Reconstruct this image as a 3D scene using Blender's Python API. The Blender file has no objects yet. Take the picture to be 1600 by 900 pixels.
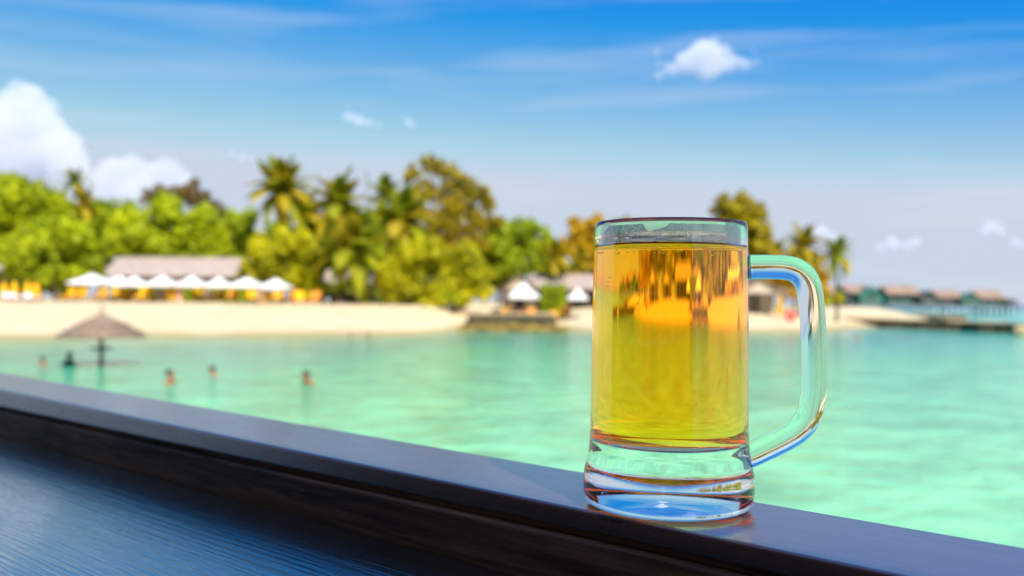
import bpy, math, random
import numpy as np
from mathutils import Vector, Matrix, Quaternion, noise

random.seed(7)
SC = bpy.context.scene
COL = SC.collection

# ------------------------------------------------------------------ camera
FPX = 1450.0                                   # focal length in pixels of the 1600 px wide photo
CAM = Vector((0, 0, 2.5))                      # 2.5 m above the lagoon
_p, _r = math.atan(18.5 / FPX), math.radians(0.6)
_X = Vector((1, 0, 0)); _F = Vector((0, math.cos(_p), math.sin(_p))); _U0 = Vector((0, -math.sin(_p), math.cos(_p)))
_R = math.cos(_r) * _X + math.sin(_r) * _U0
_U = -math.sin(_r) * _X + math.cos(_r) * _U0
cam_d = bpy.data.cameras.new('camera')
cam = bpy.data.objects.new('camera', cam_d); COL.objects.link(cam)
M = Matrix((_R, _U, -_F)).transposed().to_4x4(); M.translation = CAM
cam.matrix_world = M
cam_d.sensor_width = 36.0
cam_d.lens = FPX / 1600 * 36.0
cam_d.clip_start = 0.02; cam_d.clip_end = 30000
cam_d.dof.use_dof = True
cam_d.dof.focus_distance = 0.472
cam_d.dof.aperture_fstop = 7.2
SC.camera = cam

# ------------------------------------------------------------------ sky, sun, exposure
SUN_EL, SUN_AZ = math.radians(46), math.radians(156)     # azimuth clockwise from +Y (view direction)
TO_SUN = Vector((math.sin(SUN_AZ) * math.cos(SUN_EL), math.cos(SUN_AZ) * math.cos(SUN_EL), math.sin(SUN_EL)))
W = bpy.data.worlds.new('World'); SC.world = W; W.use_nodes = True
wn = W.node_tree.nodes; wl = W.node_tree.links
wn.clear()
wo = wn.new('ShaderNodeOutputWorld'); bg = wn.new('ShaderNodeBackground')
sky = wn.new('ShaderNodeTexSky'); sky.sky_type = 'NISHITA'; sky.sun_disc = False
sky.sun_elevation = SUN_EL; sky.sun_rotation = SUN_AZ
sky.altitude = 0; sky.air_density = 1.0; sky.dust_density = 0.6; sky.ozone_density = 2.0
# grade of the sky colour, channel by channel, over the whole dome (gain, offset, floor at the zenith, level it saturates at near the horizon)
SKY_K = 0.14
sep = wn.new('ShaderNodeSeparateColor'); hs = wn.new('ShaderNodeCombineColor'); wl.new(sky.outputs[0], sep.inputs[0])
for ch, gain, off, floor, top in (('Red', 2.15, -0.545, 0.015, 0.61), ('Green', 1.45, -0.295, 0.24, 0.695), ('Blue', 0.0, 0.80, 0.3, 0.83)):
    a = wn.new('ShaderNodeMath'); a.operation = 'MULTIPLY'; a.inputs[1].default_value = SKY_K; wl.new(sep.outputs[ch], a.inputs[0])
    if ch == 'Blue':
        c = wn.new('ShaderNodeMath'); c.operation = 'POWER'; c.inputs[1].default_value = 0.25; wl.new(a.outputs[0], c.inputs[0])
    else:
        c = wn.new('ShaderNodeMath'); c.operation = 'MULTIPLY_ADD'; c.inputs[1].default_value = gain; c.inputs[2].default_value = off; wl.new(a.outputs[0], c.inputs[0])
    f = wn.new('ShaderNodeMath'); f.operation = 'SMOOTH_MAX'; f.inputs[1].default_value = floor; f.inputs[2].default_value = 0.05; wl.new(c.outputs[0], f.inputs[0])
    d = wn.new('ShaderNodeMath'); d.operation = 'SMOOTH_MIN'; d.inputs[1].default_value = top; d.inputs[2].default_value = 0.12; wl.new(f.outputs[0], d.inputs[0])
    e = wn.new('ShaderNodeMath'); e.operation = 'DIVIDE'; e.inputs[1].default_value = SKY_K * 1.39; wl.new(d.outputs[0], e.inputs[0])
    wl.new(e.outputs[0], hs.inputs[ch])
# thin high cirrus, streaked, fixed to directions in the sky
tc = wn.new('ShaderNodeTexCoord')
mp = wn.new('ShaderNodeMapping'); mp.inputs['Rotation'].default_value = (0, math.radians(-9), 0); mp.inputs['Scale'].default_value = (1.6, 1.6, 16)
wl.new(tc.outputs['Generated'], mp.inputs['Vector'])
cn = wn.new('ShaderNodeTexNoise'); cn.inputs['Scale'].default_value = 1.7; cn.inputs['Detail'].default_value = 5; cn.inputs['Distortion'].default_value = 0.3
wl.new(mp.outputs[0], cn.inputs['Vector'])
cr = wn.new('ShaderNodeMapRange'); cr.inputs['From Min'].default_value = 0.49; cr.inputs['From Max'].default_value = 0.78; cr.inputs['To Max'].default_value = 0.30
wl.new(cn.outputs['Fac'], cr.inputs['Value'])
mx = wn.new('ShaderNodeMix'); mx.data_type = 'RGBA'
wl.new(cr.outputs[0], mx.inputs['Factor']); wl.new(hs.outputs[0], mx.inputs['A']); mx.inputs['B'].default_value = (4.9, 4.75, 4.9, 1)
wl.new(mx.outputs['Result'], bg.inputs['Color'])
bg.inputs['Strength'].default_value = 0.11
wl.new(bg.outputs[0], wo.inputs['Surface'])

sun_d = bpy.data.lights.new('sun', 'SUN'); sun_d.energy = 4.6; sun_d.angle = math.radians(0.5); sun_d.color = (1.0, 0.95, 0.86)
sun = bpy.data.objects.new('sun', sun_d); COL.objects.link(sun)
sun.rotation_euler = TO_SUN.to_track_quat('Z', 'Y').to_euler()
sun.location = (0, 0, 60)
SC.view_settings.view_transform = 'Standard'; SC.view_settings.look = 'None'
SC.view_settings.exposure = 0.78; SC.view_settings.gamma = 1.0
SC.render.engine = 'CYCLES'
cy = SC.cycles
cy.max_bounces = 24; cy.transmission_bounces = 24; cy.glossy_bounces = 8; cy.diffuse_bounces = 4; cy.volume_bounces = 14; cy.transparent_max_bounces = 24
cy.caustics_reflective = False; cy.caustics_refractive = True; cy.sample_clamp_indirect = 4.0; cy.blur_glossy = 1.0
cy.use_denoising = True
try: cy.denoiser = 'OPENIMAGEDENOISE'
except Exception: pass

# ------------------------------------------------------------------ helpers
def ray(px, py): return _F + ((px - 800) / FPX) * _R + ((450 - py) / FPX) * _U
def P(px, py, Y):
    d = ray(px, py); return CAM + d * (Y / d.y)
def G(px, py, z):
    d = ray(px, py); return CAM + d * ((z - CAM.z) / d.z)
def ppm(Y): return FPX / Y                      # pixels per metre at depth Y

def tag(o, label=None, cat=None, group=None, kind=None):
    if label: o['label'] = label
    if cat: o['category'] = cat
    if group: o['group'] = group
    if kind: o['kind'] = kind
    return o
def empty(name, loc, label, cat, group=None, rz=0):
    o = bpy.data.objects.new(name, None); COL.objects.link(o); o.location = loc; o.rotation_euler = (0, 0, rz)
    o.empty_display_size = 0.2
    return tag(o, label, cat, group)

class MB:
    """collects shapes into one mesh"""
    def __init__(s): s.v = []; s.f = []; s.m = []
    def add(s, vs, fs, mi=0):
        b = len(s.v); s.v.extend([tuple(x) for x in vs]); s.f.extend([tuple(b + i for i in f) for f in fs]); s.m.extend([mi] * len(fs))
        return s
    def box(s, x0, x1, y0, y1, z0, z1, mi=0, M=None):
        vs = [Vector((x, y, z)) for z in (z0, z1) for y in (y0, y1) for x in (x0, x1)]
        if M is not None: vs = [M @ v for v in vs]
        return s.add(vs, [(0, 2, 3, 1), (4, 5, 7, 6), (0, 1, 5, 4), (2, 6, 7, 3), (0, 4, 6, 2), (1, 3, 7, 5)], mi)
    def lathe(s, prof, n=48, c=(0, 0, 0), mi=0, close=False):
        """prof: list of (r, z)"""
        rings = []; b = len(s.v); c = Vector(c)
        for r, z in prof:
            if r < 1e-7: rings.append([len(s.v)]); s.v.append((c.x, c.y, c.z + z))
            else:
                rings.append(list(range(len(s.v), len(s.v) + n)))
                for k in range(n):
                    a = 2 * math.pi * k / n; s.v.append((c.x + r * math.cos(a), c.y + r * math.sin(a), c.z + z))
        pairs = list(zip(rings[:-1], rings[1:]))
        if close: pairs.append((rings[-1], rings[0]))
        for A, B in pairs:
            for k in range(n):
                k2 = (k + 1) % n
                if len(A) == 1 and len(B) == 1: continue
                if len(A) == 1: s.f.append((A[0], B[k2], B[k]))
                elif len(B) == 1: s.f.append((A[k], A[k2], B[0]))
                else: s.f.append((A[k], A[k2], B[k2], B[k]))
                s.m.append(mi)
        return s
    def tube(s, pts, rad, n=8, mi=0, flat=1.0, cap=True):
        pts = [Vector(p) for p in pts]
        if not isinstance(rad, (list, tuple)): rad = [rad] * len(pts)
        b = len(s.v); ref = None
        for i, p in enumerate(pts):
            t = (pts[min(i + 1, len(pts) - 1)] - pts[max(i - 1, 0)]).normalized()
            if ref is None: ref = t.orthogonal().normalized()
            ref = (ref - t * ref.dot(t)).normalized(); w = t.cross(ref)
            for k in range(n):
                a = 2 * math.pi * k / n
                s.v.append(tuple(p + rad[i] * (math.cos(a) * ref + flat * math.sin(a) * w)))
        for i in range(len(pts) - 1):
            for k in range(n):
                k2 = (k + 1) % n
                s.f.append((b + i * n + k, b + i * n + k2, b + (i + 1) * n + k2, b + (i + 1) * n + k)); s.m.append(mi)
        if cap:
            s.f.append(tuple(b + k for k in reversed(range(n)))); s.m.append(mi)
            e = b + (len(pts) - 1) * n
            s.f.append(tuple(e + k for k in range(n))); s.m.append(mi)
        return s
    def blob(s, c, rx, ry, rz, n=8, m=6, mi=0, jit=0.0, rng=random):
        c = Vector(c); b = len(s.v); rings = []
        for j in range(m + 1):
            th = math.pi * j / m
            if j in (0, m):
                rings.append([len(s.v)]); s.v.append((c.x, c.y, c.z + rz * math.cos(th)))
            else:
                rings.append(list(range(len(s.v), len(s.v) + n)))
                for k in range(n):
                    a = 2 * math.pi * k / n; q = 1 + rng.uniform(-jit, jit)
                    s.v.append((c.x + q * rx * math.sin(th) * math.cos(a), c.y + q * ry * math.sin(th) * math.sin(a), c.z + q * rz * math.cos(th)))
        for A, B in zip(rings[:-1], rings[1:]):
            for k in range(n):
                k2 = (k + 1) % n
                if len(A) == 1: s.f.append((A[0], B[k], B[k2]))
                elif len(B) == 1: s.f.append((A[k], B[0], A[k2]))
                else: s.f.append((A[k], B[k], B[k2], A[k2]))
                s.m.append(mi)
        return s
    def mesh(s, name, mats, smooth=False):
        me = bpy.data.meshes.new(name); me.from_pydata(s.v, [], s.f)
        for m in (mats if isinstance(mats, (list, tuple)) else [mats]): me.materials.append(m)
        if max(s.m, default=0): me.polygons.foreach_set('material_index', s.m)
        if smooth: me.polygons.foreach_set('use_smooth', [True] * len(me.polygons))
        me.update(); return me
    def build(s, name, mats, parent=None, smooth=False, bevel=0, loc=None):
        o = bpy.data.objects.new(name, s.mesh(name, mats, smooth)); COL.objects.link(o)
        if parent: o.parent = parent
        if loc is not None: o.location = loc
        if bevel:
            b = o.modifiers.new('bevel', 'BEVEL'); b.width = bevel; b.segments = 3; b.limit_method = 'ANGLE'
        return o
def link(me, name, parent=None, loc=(0, 0, 0), rot=(0, 0, 0), sc=(1, 1, 1)):
    o = bpy.data.objects.new(name, me); COL.objects.link(o)
    if parent: o.parent = parent
    o.location = loc; o.rotation_euler = rot; o.scale = sc
    return o
def copy_tree(o, parent=None):
    c = o.copy(); COL.objects.link(c)
    if parent: c.parent = parent
    for ch in list(o.children): copy_tree(ch, c)
    return c

# ------------------------------------------------------------------ materials
def mat(name, col, rough=0.6, spec=0.3, **kw):
    m = bpy.data.materials.new(name); m.use_nodes = True
    b = m.node_tree.nodes['Principled BSDF']
    b.inputs['Base Color'].default_value = (*col, 1); b.inputs['Roughness'].default_value = rough
    b.inputs['Specular IOR Level'].default_value = spec
    for k, v in kw.items(): b.inputs[k.replace('_', ' ')].default_value = v
    return m
def nd(m, t, **kw):
    n = m.node_tree.nodes.new(t)
    for k, v in kw.items():
        if k in n.inputs: n.inputs[k].default_value = v
        else: setattr(n, k, v)
    return n
def noisy(name, c1, c2, scale=3.0, rough=0.7, spec=0.3, bump=0.0, stretch=(1, 1, 1), detail=6, bscale=None, coord='Object', lo=0.35, hi=0.65):
    m = mat(name, c1, rough, spec); nt = m.node_tree; b = nt.nodes['Principled BSDF']
    t = nd(m, 'ShaderNodeTexCoord'); mp = nd(m, 'ShaderNodeMapping'); mp.inputs['Scale'].default_value = stretch
    nt.links.new(t.outputs[coord], mp.inputs['Vector'])
    n = nd(m, 'ShaderNodeTexNoise', Scale=scale, Detail=detail, Roughness=0.6); nt.links.new(mp.outputs[0], n.inputs['Vector'])
    r = nd(m, 'ShaderNodeMapRange'); r.inputs['From Min'].default_value = lo; r.inputs['From Max'].default_value = hi
    nt.links.new(n.outputs['Fac'], r.inputs['Value'])
    x = nd(m, 'ShaderNodeMix', data_type='RGBA'); x.inputs['A'].default_value = (*c1, 1); x.inputs['B'].default_value = (*c2, 1)
    nt.links.new(r.outputs[0], x.inputs['Factor']); nt.links.new(x.outputs['Result'], b.inputs['Base Color'])
    if bump:
        n2 = nd(m, 'ShaderNodeTexNoise', Scale=bscale or scale * 3, Detail=8); nt.links.new(mp.outputs[0], n2.inputs['Vector'])
        bp = nd(m, 'ShaderNodeBump', Strength=bump, Distance=0.02); nt.links.new(n2.outputs['Fac'], bp.inputs['Height'])
        nt.links.new(bp.outputs[0], b.inputs['Normal'])
    return m
def leafmat(name, dark, light, trans=0.35, rough=0.55, vscale=0.35):
    """leaf: colour varies leaf by leaf and clump by clump, some light passes through"""
    m = bpy.data.materials.new(name); m.use_nodes = True; nt = m.node_tree; nt.nodes.clear(); L = nt.links
    out = nd(m, 'ShaderNodeOutputMaterial'); geo = nd(m, 'ShaderNodeNewGeometry'); tco = nd(m, 'ShaderNodeTexCoord')
    n = nd(m, 'ShaderNodeTexNoise', Scale=vscale, Detail=2); L.new(tco.outputs['Object'], n.inputs['Vector'])
    a = nd(m, 'ShaderNodeMath', operation='MULTIPLY_ADD'); L.new(geo.outputs['Random Per Island'], a.inputs[0]); a.inputs[1].default_value = 0.40
    s = nd(m, 'ShaderNodeMapRange'); s.inputs['From Min'].default_value = 0.3; s.inputs['From Max'].default_value = 0.7; s.inputs['To Max'].default_value = 0.75
    L.new(n.outputs['Fac'], s.inputs['Value']); L.new(s.outputs[0], a.inputs[2])
    x = nd(m, 'ShaderNodeMix', data_type='RGBA'); x.inputs['A'].default_value = (*dark, 1); x.inputs['B'].default_value = (*light, 1); L.new(a.outputs[0], x.inputs['Factor'])
    p = nd(m, 'ShaderNodeBsdfPrincipled'); p.inputs['Roughness'].default_value = rough; p.inputs['Specular IOR Level'].default_value = 0.25
    L.new(x.outputs['Result'], p.inputs['Base Color'])
    t = nd(m, 'ShaderNodeBsdfTranslucent'); L.new(x.outputs['Result'], t.inputs['Color'])
    mxs = nd(m, 'ShaderNodeMixShader'); mxs.inputs[0].default_value = trans
    L.new(p.outputs[0], mxs.inputs[1]); L.new(t.outputs[0], mxs.inputs[2]); L.new(mxs.outputs[0], out.inputs['Surface'])
    return m

# wood of the bar: dark mahogany under varnish, grain along local X
def wood(name, c1, c2, rough, bump, spec=0.5, coat=0.0, gs=1.0, bdist=0.002):
    m = mat(name, c1, rough, spec); nt = m.node_tree; L = nt.links; b = nt.nodes['Principled BSDF']
    t = nd(m, 'ShaderNodeTexCoord'); mp = nd(m, 'ShaderNodeMapping'); mp.inputs['Scale'].default_value = (3.0 * gs, 60 * gs, 60 * gs)
    L.new(t.outputs['Object'], mp.inputs['Vector'])
    n = nd(m, 'ShaderNodeTexNoise', Scale=1.6, Detail=9, Roughness=0.65, Distortion=0.6); L.new(mp.outputs[0], n.inputs['Vector'])
    r = nd(m, 'ShaderNodeMapRange'); r.inputs['From Min'].default_value = 0.38; r.inputs['From Max'].default_value = 0.66; L.new(n.outputs['Fac'], r.inputs['Value'])
    x = nd(m, 'ShaderNodeMix', data_type='RGBA'); x.inputs['A'].default_value = (*c1, 1); x.inputs['B'].default_value = (*c2, 1)
    L.new(r.outputs[0], x.inputs['Factor']); L.new(x.outputs['Result'], b.inputs['Base Color'])
    mp2 = nd(m, 'ShaderNodeMapping'); mp2.inputs['Scale'].default_value = (5 * gs, 150 * gs, 150 * gs); L.new(t.outputs['Object'], mp2.inputs['Vector'])
    n2 = nd(m, 'ShaderNodeTexNoise', Scale=2.0, Detail=6, Roughness=0.6); L.new(mp2.outputs[0], n2.inputs['Vector'])
    bp = nd(m, 'ShaderNodeBump', Strength=bump, Distance=bdist); L.new(n2.outputs['Fac'], bp.inputs['Height']); L.new(bp.outputs[0], b.inputs['Normal'])
    b.inputs['Coat Weight'].default_value = coat; b.inputs['Coat Roughness'].default_value = 0.1
    v = nd(m, 'ShaderNodeTexVoronoi', Scale=26.0); mp4 = nd(m, 'ShaderNodeMapping'); mp4.inputs['Scale'].default_value = (.55, 1, 1); L.new(t.outputs['Object'], mp4.inputs['Vector']); L.new(mp4.outputs[0], v.inputs['Vector'])
    vt = nd(m, 'ShaderNodeMapRange'); vt.inputs['From Min'].default_value = .025; vt.inputs['From Max'].default_value = .05; L.new(v.outputs['Distance'], vt.inputs['Value'])
    wr = nd(m, 'ShaderNodeTexNoise', Scale=9.0, Detail=7, Roughness=.7); L.new(mp.outputs[0], wr.inputs['Vector'])
    rr2 = nd(m, 'ShaderNodeMapRange'); rr2.inputs['From Min'].default_value = .35; rr2.inputs['From Max'].default_value = .7; rr2.inputs['To Min'].default_value = rough * .8; rr2.inputs['To Max'].default_value = rough * 1.35; L.new(wr.outputs['Fac'], rr2.inputs['Value']); L.new(rr2.outputs[0], b.inputs['Roughness'])
    if coat: cw = nd(m, 'ShaderNodeMath', operation='MULTIPLY'); L.new(vt.outputs[0], cw.inputs[0]); cw.inputs[1].default_value = coat; L.new(cw.outputs[0], b.inputs['Coat Weight'])
    sl = nd(m, 'ShaderNodeMath', operation='MULTIPLY'); L.new(vt.outputs[0], sl.inputs[0]); sl.inputs[1].default_value = spec; L.new(sl.outputs[0], b.inputs['Specular IOR Level'])
    return m
M_cap = wood('varnished_mahogany', (0.055, 0.02, 0.026), (0.085, 0.031, 0.038), 0.30, 0.05, spec=1.0, coat=1.0)
M_cap.node_tree.nodes['Principled BSDF'].inputs['Specular Tint'].default_value = (1, .86, 1, 1); M_cap.node_tree.nodes['Principled BSDF'].inputs['Coat Roughness'].default_value = 0.24; M_cap.node_tree.nodes['Principled BSDF'].inputs['Coat IOR'].default_value = 1.9
M_fascia = wood('mahogany_board', (0.10, 0.038, 0.024), (0.55, 0.22, 0.12), 0.55, 0.35, spec=0.3)
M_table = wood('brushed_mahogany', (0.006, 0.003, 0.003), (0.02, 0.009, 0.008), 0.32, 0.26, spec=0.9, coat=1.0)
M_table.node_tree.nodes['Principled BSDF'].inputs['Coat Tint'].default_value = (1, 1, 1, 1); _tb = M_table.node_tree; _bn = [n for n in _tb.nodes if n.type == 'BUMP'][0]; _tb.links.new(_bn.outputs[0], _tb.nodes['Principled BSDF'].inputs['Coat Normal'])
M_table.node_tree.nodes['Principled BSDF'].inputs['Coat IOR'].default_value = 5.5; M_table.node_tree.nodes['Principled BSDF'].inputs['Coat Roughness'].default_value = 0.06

def glassmat(name, ior, tint=(1, 1, 1)):
    m = bpy.data.materials.new(name); m.use_nodes = True; nt = m.node_tree; nt.nodes.clear()
    out = nd(m, 'ShaderNodeOutputMaterial'); g = nd(m, 'ShaderNodeBsdfGlass', IOR=ior, Roughness=0.0); g.inputs['Color'].default_value = (*tint, 1)
    nt.links.new(g.outputs[0], out.inputs['Surface']); return m, nt, out, g
M_glass, gnt, _o, _g = glassmat('clear_glass', 1.5, (0.985, 0.995, 0.99))
_t = nd(M_glass, 'ShaderNodeTexCoord'); _m = nd(M_glass, 'ShaderNodeMapping'); _m.inputs['Scale'].default_value = (150, 150, 7); gnt.links.new(_t.outputs['Object'], _m.inputs['Vector'])
_n = nd(M_glass, 'ShaderNodeTexNoise', Scale=1.0, Detail=2); gnt.links.new(_m.outputs[0], _n.inputs['Vector'])
_b = nd(M_glass, 'ShaderNodeBump', Strength=0.12, Distance=0.0004); gnt.links.new(_n.outputs['Fac'], _b.inputs['Height']); gnt.links.new(_b.outputs[0], _g.inputs['Normal'])
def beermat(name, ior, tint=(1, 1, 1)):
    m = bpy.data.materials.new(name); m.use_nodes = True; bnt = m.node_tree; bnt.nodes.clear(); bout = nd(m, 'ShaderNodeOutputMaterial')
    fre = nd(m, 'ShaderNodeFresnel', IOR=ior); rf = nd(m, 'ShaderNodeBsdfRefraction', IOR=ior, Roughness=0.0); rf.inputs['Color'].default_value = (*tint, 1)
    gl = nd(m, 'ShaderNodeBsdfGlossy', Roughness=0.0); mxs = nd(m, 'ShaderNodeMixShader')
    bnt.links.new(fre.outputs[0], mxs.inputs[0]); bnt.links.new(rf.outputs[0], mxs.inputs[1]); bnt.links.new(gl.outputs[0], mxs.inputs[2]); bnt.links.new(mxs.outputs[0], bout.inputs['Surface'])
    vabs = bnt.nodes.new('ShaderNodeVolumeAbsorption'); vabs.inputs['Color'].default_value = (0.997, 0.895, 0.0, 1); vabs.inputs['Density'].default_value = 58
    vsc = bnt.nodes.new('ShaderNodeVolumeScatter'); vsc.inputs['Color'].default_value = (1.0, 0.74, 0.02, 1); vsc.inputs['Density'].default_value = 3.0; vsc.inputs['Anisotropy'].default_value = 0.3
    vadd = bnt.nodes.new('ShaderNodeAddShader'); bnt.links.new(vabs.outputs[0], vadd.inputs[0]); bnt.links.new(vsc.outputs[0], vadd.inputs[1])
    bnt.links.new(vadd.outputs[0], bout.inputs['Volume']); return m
M_beer = beermat('lager_beer', 1.33); M_beer_wet = beermat('brightened_beer_on_glass', 1.33 / 1.5, (1.30, 1.02, 1.0))  # tint above one brightens the beer at the glass, in place of sunlight inside

M_sand = noisy('coral_sand', (0.53, 0.42, 0.25), (0.61, 0.50, 0.32), scale=0.5, rough=0.95, spec=0.1, bump=0.25, bscale=6)
def wet_edge(m):
    nt = m.node_tree; L = nt.links; b = nt.nodes['Principled BSDF']; src = b.inputs['Base Color'].links[0].from_socket
    t = nd(m, 'ShaderNodeTexCoord'); sp = nd(m, 'ShaderNodeSeparateXYZ'); L.new(t.outputs['Object'], sp.inputs[0])
    n = nd(m, 'ShaderNodeTexNoise', Scale=.25, Detail=5); L.new(t.outputs['Object'], n.inputs['Vector'])
    a = nd(m, 'ShaderNodeMath', operation='MULTIPLY_ADD'); L.new(n.outputs['Fac'], a.inputs[0]); a.inputs[1].default_value = -.5; L.new(sp.outputs['Z'], a.inputs[2])
    r = nd(m, 'ShaderNodeMapRange'); r.inputs['From Min'].default_value = -.12; r.inputs['From Max'].default_value = .16; L.new(a.outputs[0], r.inputs['Value'])
    x = nd(m, 'ShaderNodeMix', data_type='RGBA'); L.new(r.outputs[0], x.inputs['Factor']); x.inputs['A'].default_value = (.33, .27, .13, 1); L.new(src, x.inputs['B']); L.new(x.outputs['Result'], b.inputs['Base Color'])
wet_edge(M_sand)
M_thatch = noisy('dry_palm_thatch', (0.17, 0.12, 0.085), (0.29, 0.21, 0.155), scale=6, rough=0.9, spec=0.1, bump=0.5, stretch=(1, 1, 0.3))
M_roof = noisy('weathered_shingle', (0.30, 0.235, 0.20), (0.42, 0.34, 0.29), scale=1.3, rough=0.85, spec=0.15, bump=0.4)
M_pink = noisy('pale_pink_tile', (0.25, 0.165, 0.12), (0.33, 0.225, 0.165), scale=0.9, rough=0.8, spec=0.15)
M_post = noisy('brown_timber', (0.08, 0.05, 0.03), (0.14, 0.085, 0.05), scale=4, rough=0.7)
M_pole = noisy('dark_wet_timber', (0.03, 0.04, 0.03), (0.06, 0.065, 0.045), scale=4, rough=0.5)
M_wall = noisy('cream_plaster', (0.45, 0.36, 0.27), (0.55, 0.45, 0.34), scale=1.2, rough=0.85)
M_darkin = mat('shaded_opening', (0.03, 0.025, 0.02), 0.6)
M_white = noisy('white_canvas', (0.70, 0.68, 0.66), (0.74, 0.72, 0.70), scale=2, rough=0.85, spec=0.1)
M_yellow = noisy('yellow_canvas', (0.72, 0.36, 0.015), (0.80, 0.44, 0.02), scale=3, rough=0.85, spec=0.1)
M_orange = noisy('orange_canvas', (0.70, 0.25, 0.03), (0.75, 0.3, 0.05), scale=3, rough=0.85, spec=0.1)
M_pinkc = noisy('pale_pink_canvas', (0.72, 0.42, 0.32), (0.78, 0.48, 0.38), scale=3, rough=0.85, spec=0.1)
M_teak = noisy('red_teak', (0.22, 0.09, 0.04), (0.30, 0.13, 0.06), scale=5, rough=0.6)
M_bark = noisy('grey_brown_bark', (0.09, 0.065, 0.045), (0.17, 0.13, 0.09), scale=3, rough=0.9, bump=0.4, stretch=(1, 1, 0.3))
M_green = noisy('green_painted_boards', (0.035, 0.12, 0.085), (0.055, 0.17, 0.12), scale=1.0, rough=0.6, stretch=(1, 1, 6))
M_greydark = mat('dark_grey_boards', (0.07, 0.08, 0.07), 0.7)
M_window = mat('window_glass', (0.02, 0.03, 0.035), 0.08, 0.5)
M_stone_d = noisy('dark_wet_stone', (0.05, 0.042, 0.02), (0.13, 0.105, 0.055), scale=2.0, rough=0.75, bump=0.4)
M_stone_b = noisy('brown_wet_stone', (0.05, 0.036, 0.018), (0.13, 0.09, 0.045), scale=1.6, rough=0.8, bump=0.4)
M_stone_m = noisy('mossy_stone', (0.16, 0.10, 0.015), (0.30, 0.20, 0.04), scale=1.2, rough=0.85, bump=0.4)
M_stone_t = noisy('tan_stone', (0.42, 0.28, 0.15), (0.52, 0.38, 0.23), scale=0.8, rough=0.85, bump=0.3)
M_skin = mat('skin', (0.36, 0.16, 0.085), 0.5)
M_skin2 = mat('tanned_skin', (0.28, 0.105, 0.042), 0.5)
M_hair = mat('dark_hair', (0.012, 0.009, 0.008), 0.5)
M_shirt = mat('dark_blue_shirt', (0.015, 0.03, 0.06), 0.8)
M_blue = mat('blue_shorts', (0.05, 0.2, 0.42), 0.8)
M_red = mat('red_float_vinyl', (0.70, 0.02, 0.01), 0.4)
M_grey = mat('galvanised_steel', (0.35, 0.38, 0.42), 0.5, Metallic=0.6)

LG_bright = leafmat('bright_green_leaves', (0.14, 0.21, 0.004), (0.68, 0.72, 0.013), 0.52)
LG_mid = leafmat('mid_green_leaves', (0.12, 0.19, 0.004), (0.52, 0.60, 0.011), 0.55)
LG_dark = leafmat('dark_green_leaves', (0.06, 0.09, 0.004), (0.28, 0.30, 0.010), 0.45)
LG_olive = leafmat('olive_feathery_leaves', (0.14, 0.11, 0.006), (0.58, 0.44, 0.012), 0.45)
LG_brown = leafmat('brown_sparse_leaves', (0.10, 0.07, 0.03), (0.24, 0.16, 0.05), 0.3)
LG_lime = leafmat('lime_bush_leaves', (0.25, 0.26, 0.005), (0.76, 0.70, 0.013), 0.55)
LG_orange = leafmat('golden_orange_leaves', (0.30, 0.18, 0.006), (0.78, 0.50, 0.012), 0.5)
LG_palm = leafmat('palm_leaflets', (0.12, 0.165, 0.005), (0.56, 0.56, 0.012), 0.5)
LG_palmy = leafmat('yellowing_palm_leaflets', (0.24, 0.20, 0.006), (0.65, 0.48, 0.012), 0.4)

# ------------------------------------------------------------------ the bar: rail, fascia, counter top
H_R = CAM.z - 0.1089                                   # height of the rail top
RA = math.radians(-42.9)                               # direction of the rail
rdir = Vector((math.cos(RA), math.sin(RA), 0)); rnor = Vector((math.sin(RA), -math.cos(RA), 0))   # rnor points to the drinker
def rail_off(px, py):
    q = G(px, py, H_R); return rnor.dot(q)
vf = sum(rail_off(*q) for q in ((0, 612), (400, 685), (800, 772), (1000, 815), (1385, 900))) / 5
vb = sum(rail_off(*q) for q in ((0, 582), (400, 651), (800, 710), (1200, 791), (1600, 862))) / 5
bar = empty('bar_counter', (0, 0, H_R), 'dark varnished wooden bar counter with a raised glossy rail along its edge', 'bar counter', rz=RA)
# local frame: x along the rail, -y towards the drinker
Yf, Yb = -vf, -vb
def extr(name, prof, mats, x0=-4.2, x1=1.2, smooth=False, bevel=0):
    """extrude a y,z outline along x"""
    m = MB(); n = len(prof)
    vs = [(x0, y, z) for y, z in prof] + [(x1, y, z) for y, z in prof]
    m.add(vs, [(i, i + n, (i + 1) % n + n, (i + 1) % n) for i in range(n)] + [tuple(range(n)), tuple(reversed(range(n, 2 * n)))])
    return m.build(name, mats, bar, smooth, bevel)
def front_xz(px, py):
    d = ray(px, py); k = vf_ / rnor.dot(d); q = d * k; return rdir.dot(q), q.z + (CAM.z - H_R)
vf_ = vf
xa, xb = front_xz(0, 630)[0], front_xz(1000, 830)[0]
XS = [-4.2, xa, xb, 1.2]
capb = [-.0195, -.0195, -.0108, -.0108]                # underside of the cap, thinner towards the drinker's right
tabz = [-.0510, -.0510, -.0400, -.0400]                # counter top against the fascia
def loft(name, secs, mats, bevel=0):
    m = MB(); n = len(secs[0]); vs = []
    for x, pr in zip(XS, secs): vs += [(x, y, z) for y, z in pr]
    fs = []
    for q in range(3): fs += [(q * n + i, (q + 1) * n + i, (q + 1) * n + (i + 1) % n, q * n + (i + 1) % n) for i in range(n)]
    fs += [tuple(range(n)), tuple(3 * n + i for i in reversed(range(n)))]
    return m.add(vs, fs).build(name, mats, bar, False, bevel)
loft('rail_cap', [[(Yf, 0), (Yf, c), (Yb, c), (Yb, 0)] for c in capb], M_cap, .0018)
loft('rail_groove', [[(Yf + .006, c), (Yf + .006, c - .007), (Yb - .004, c - .007), (Yb - .004, c)] for c in capb], M_fascia)
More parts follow.
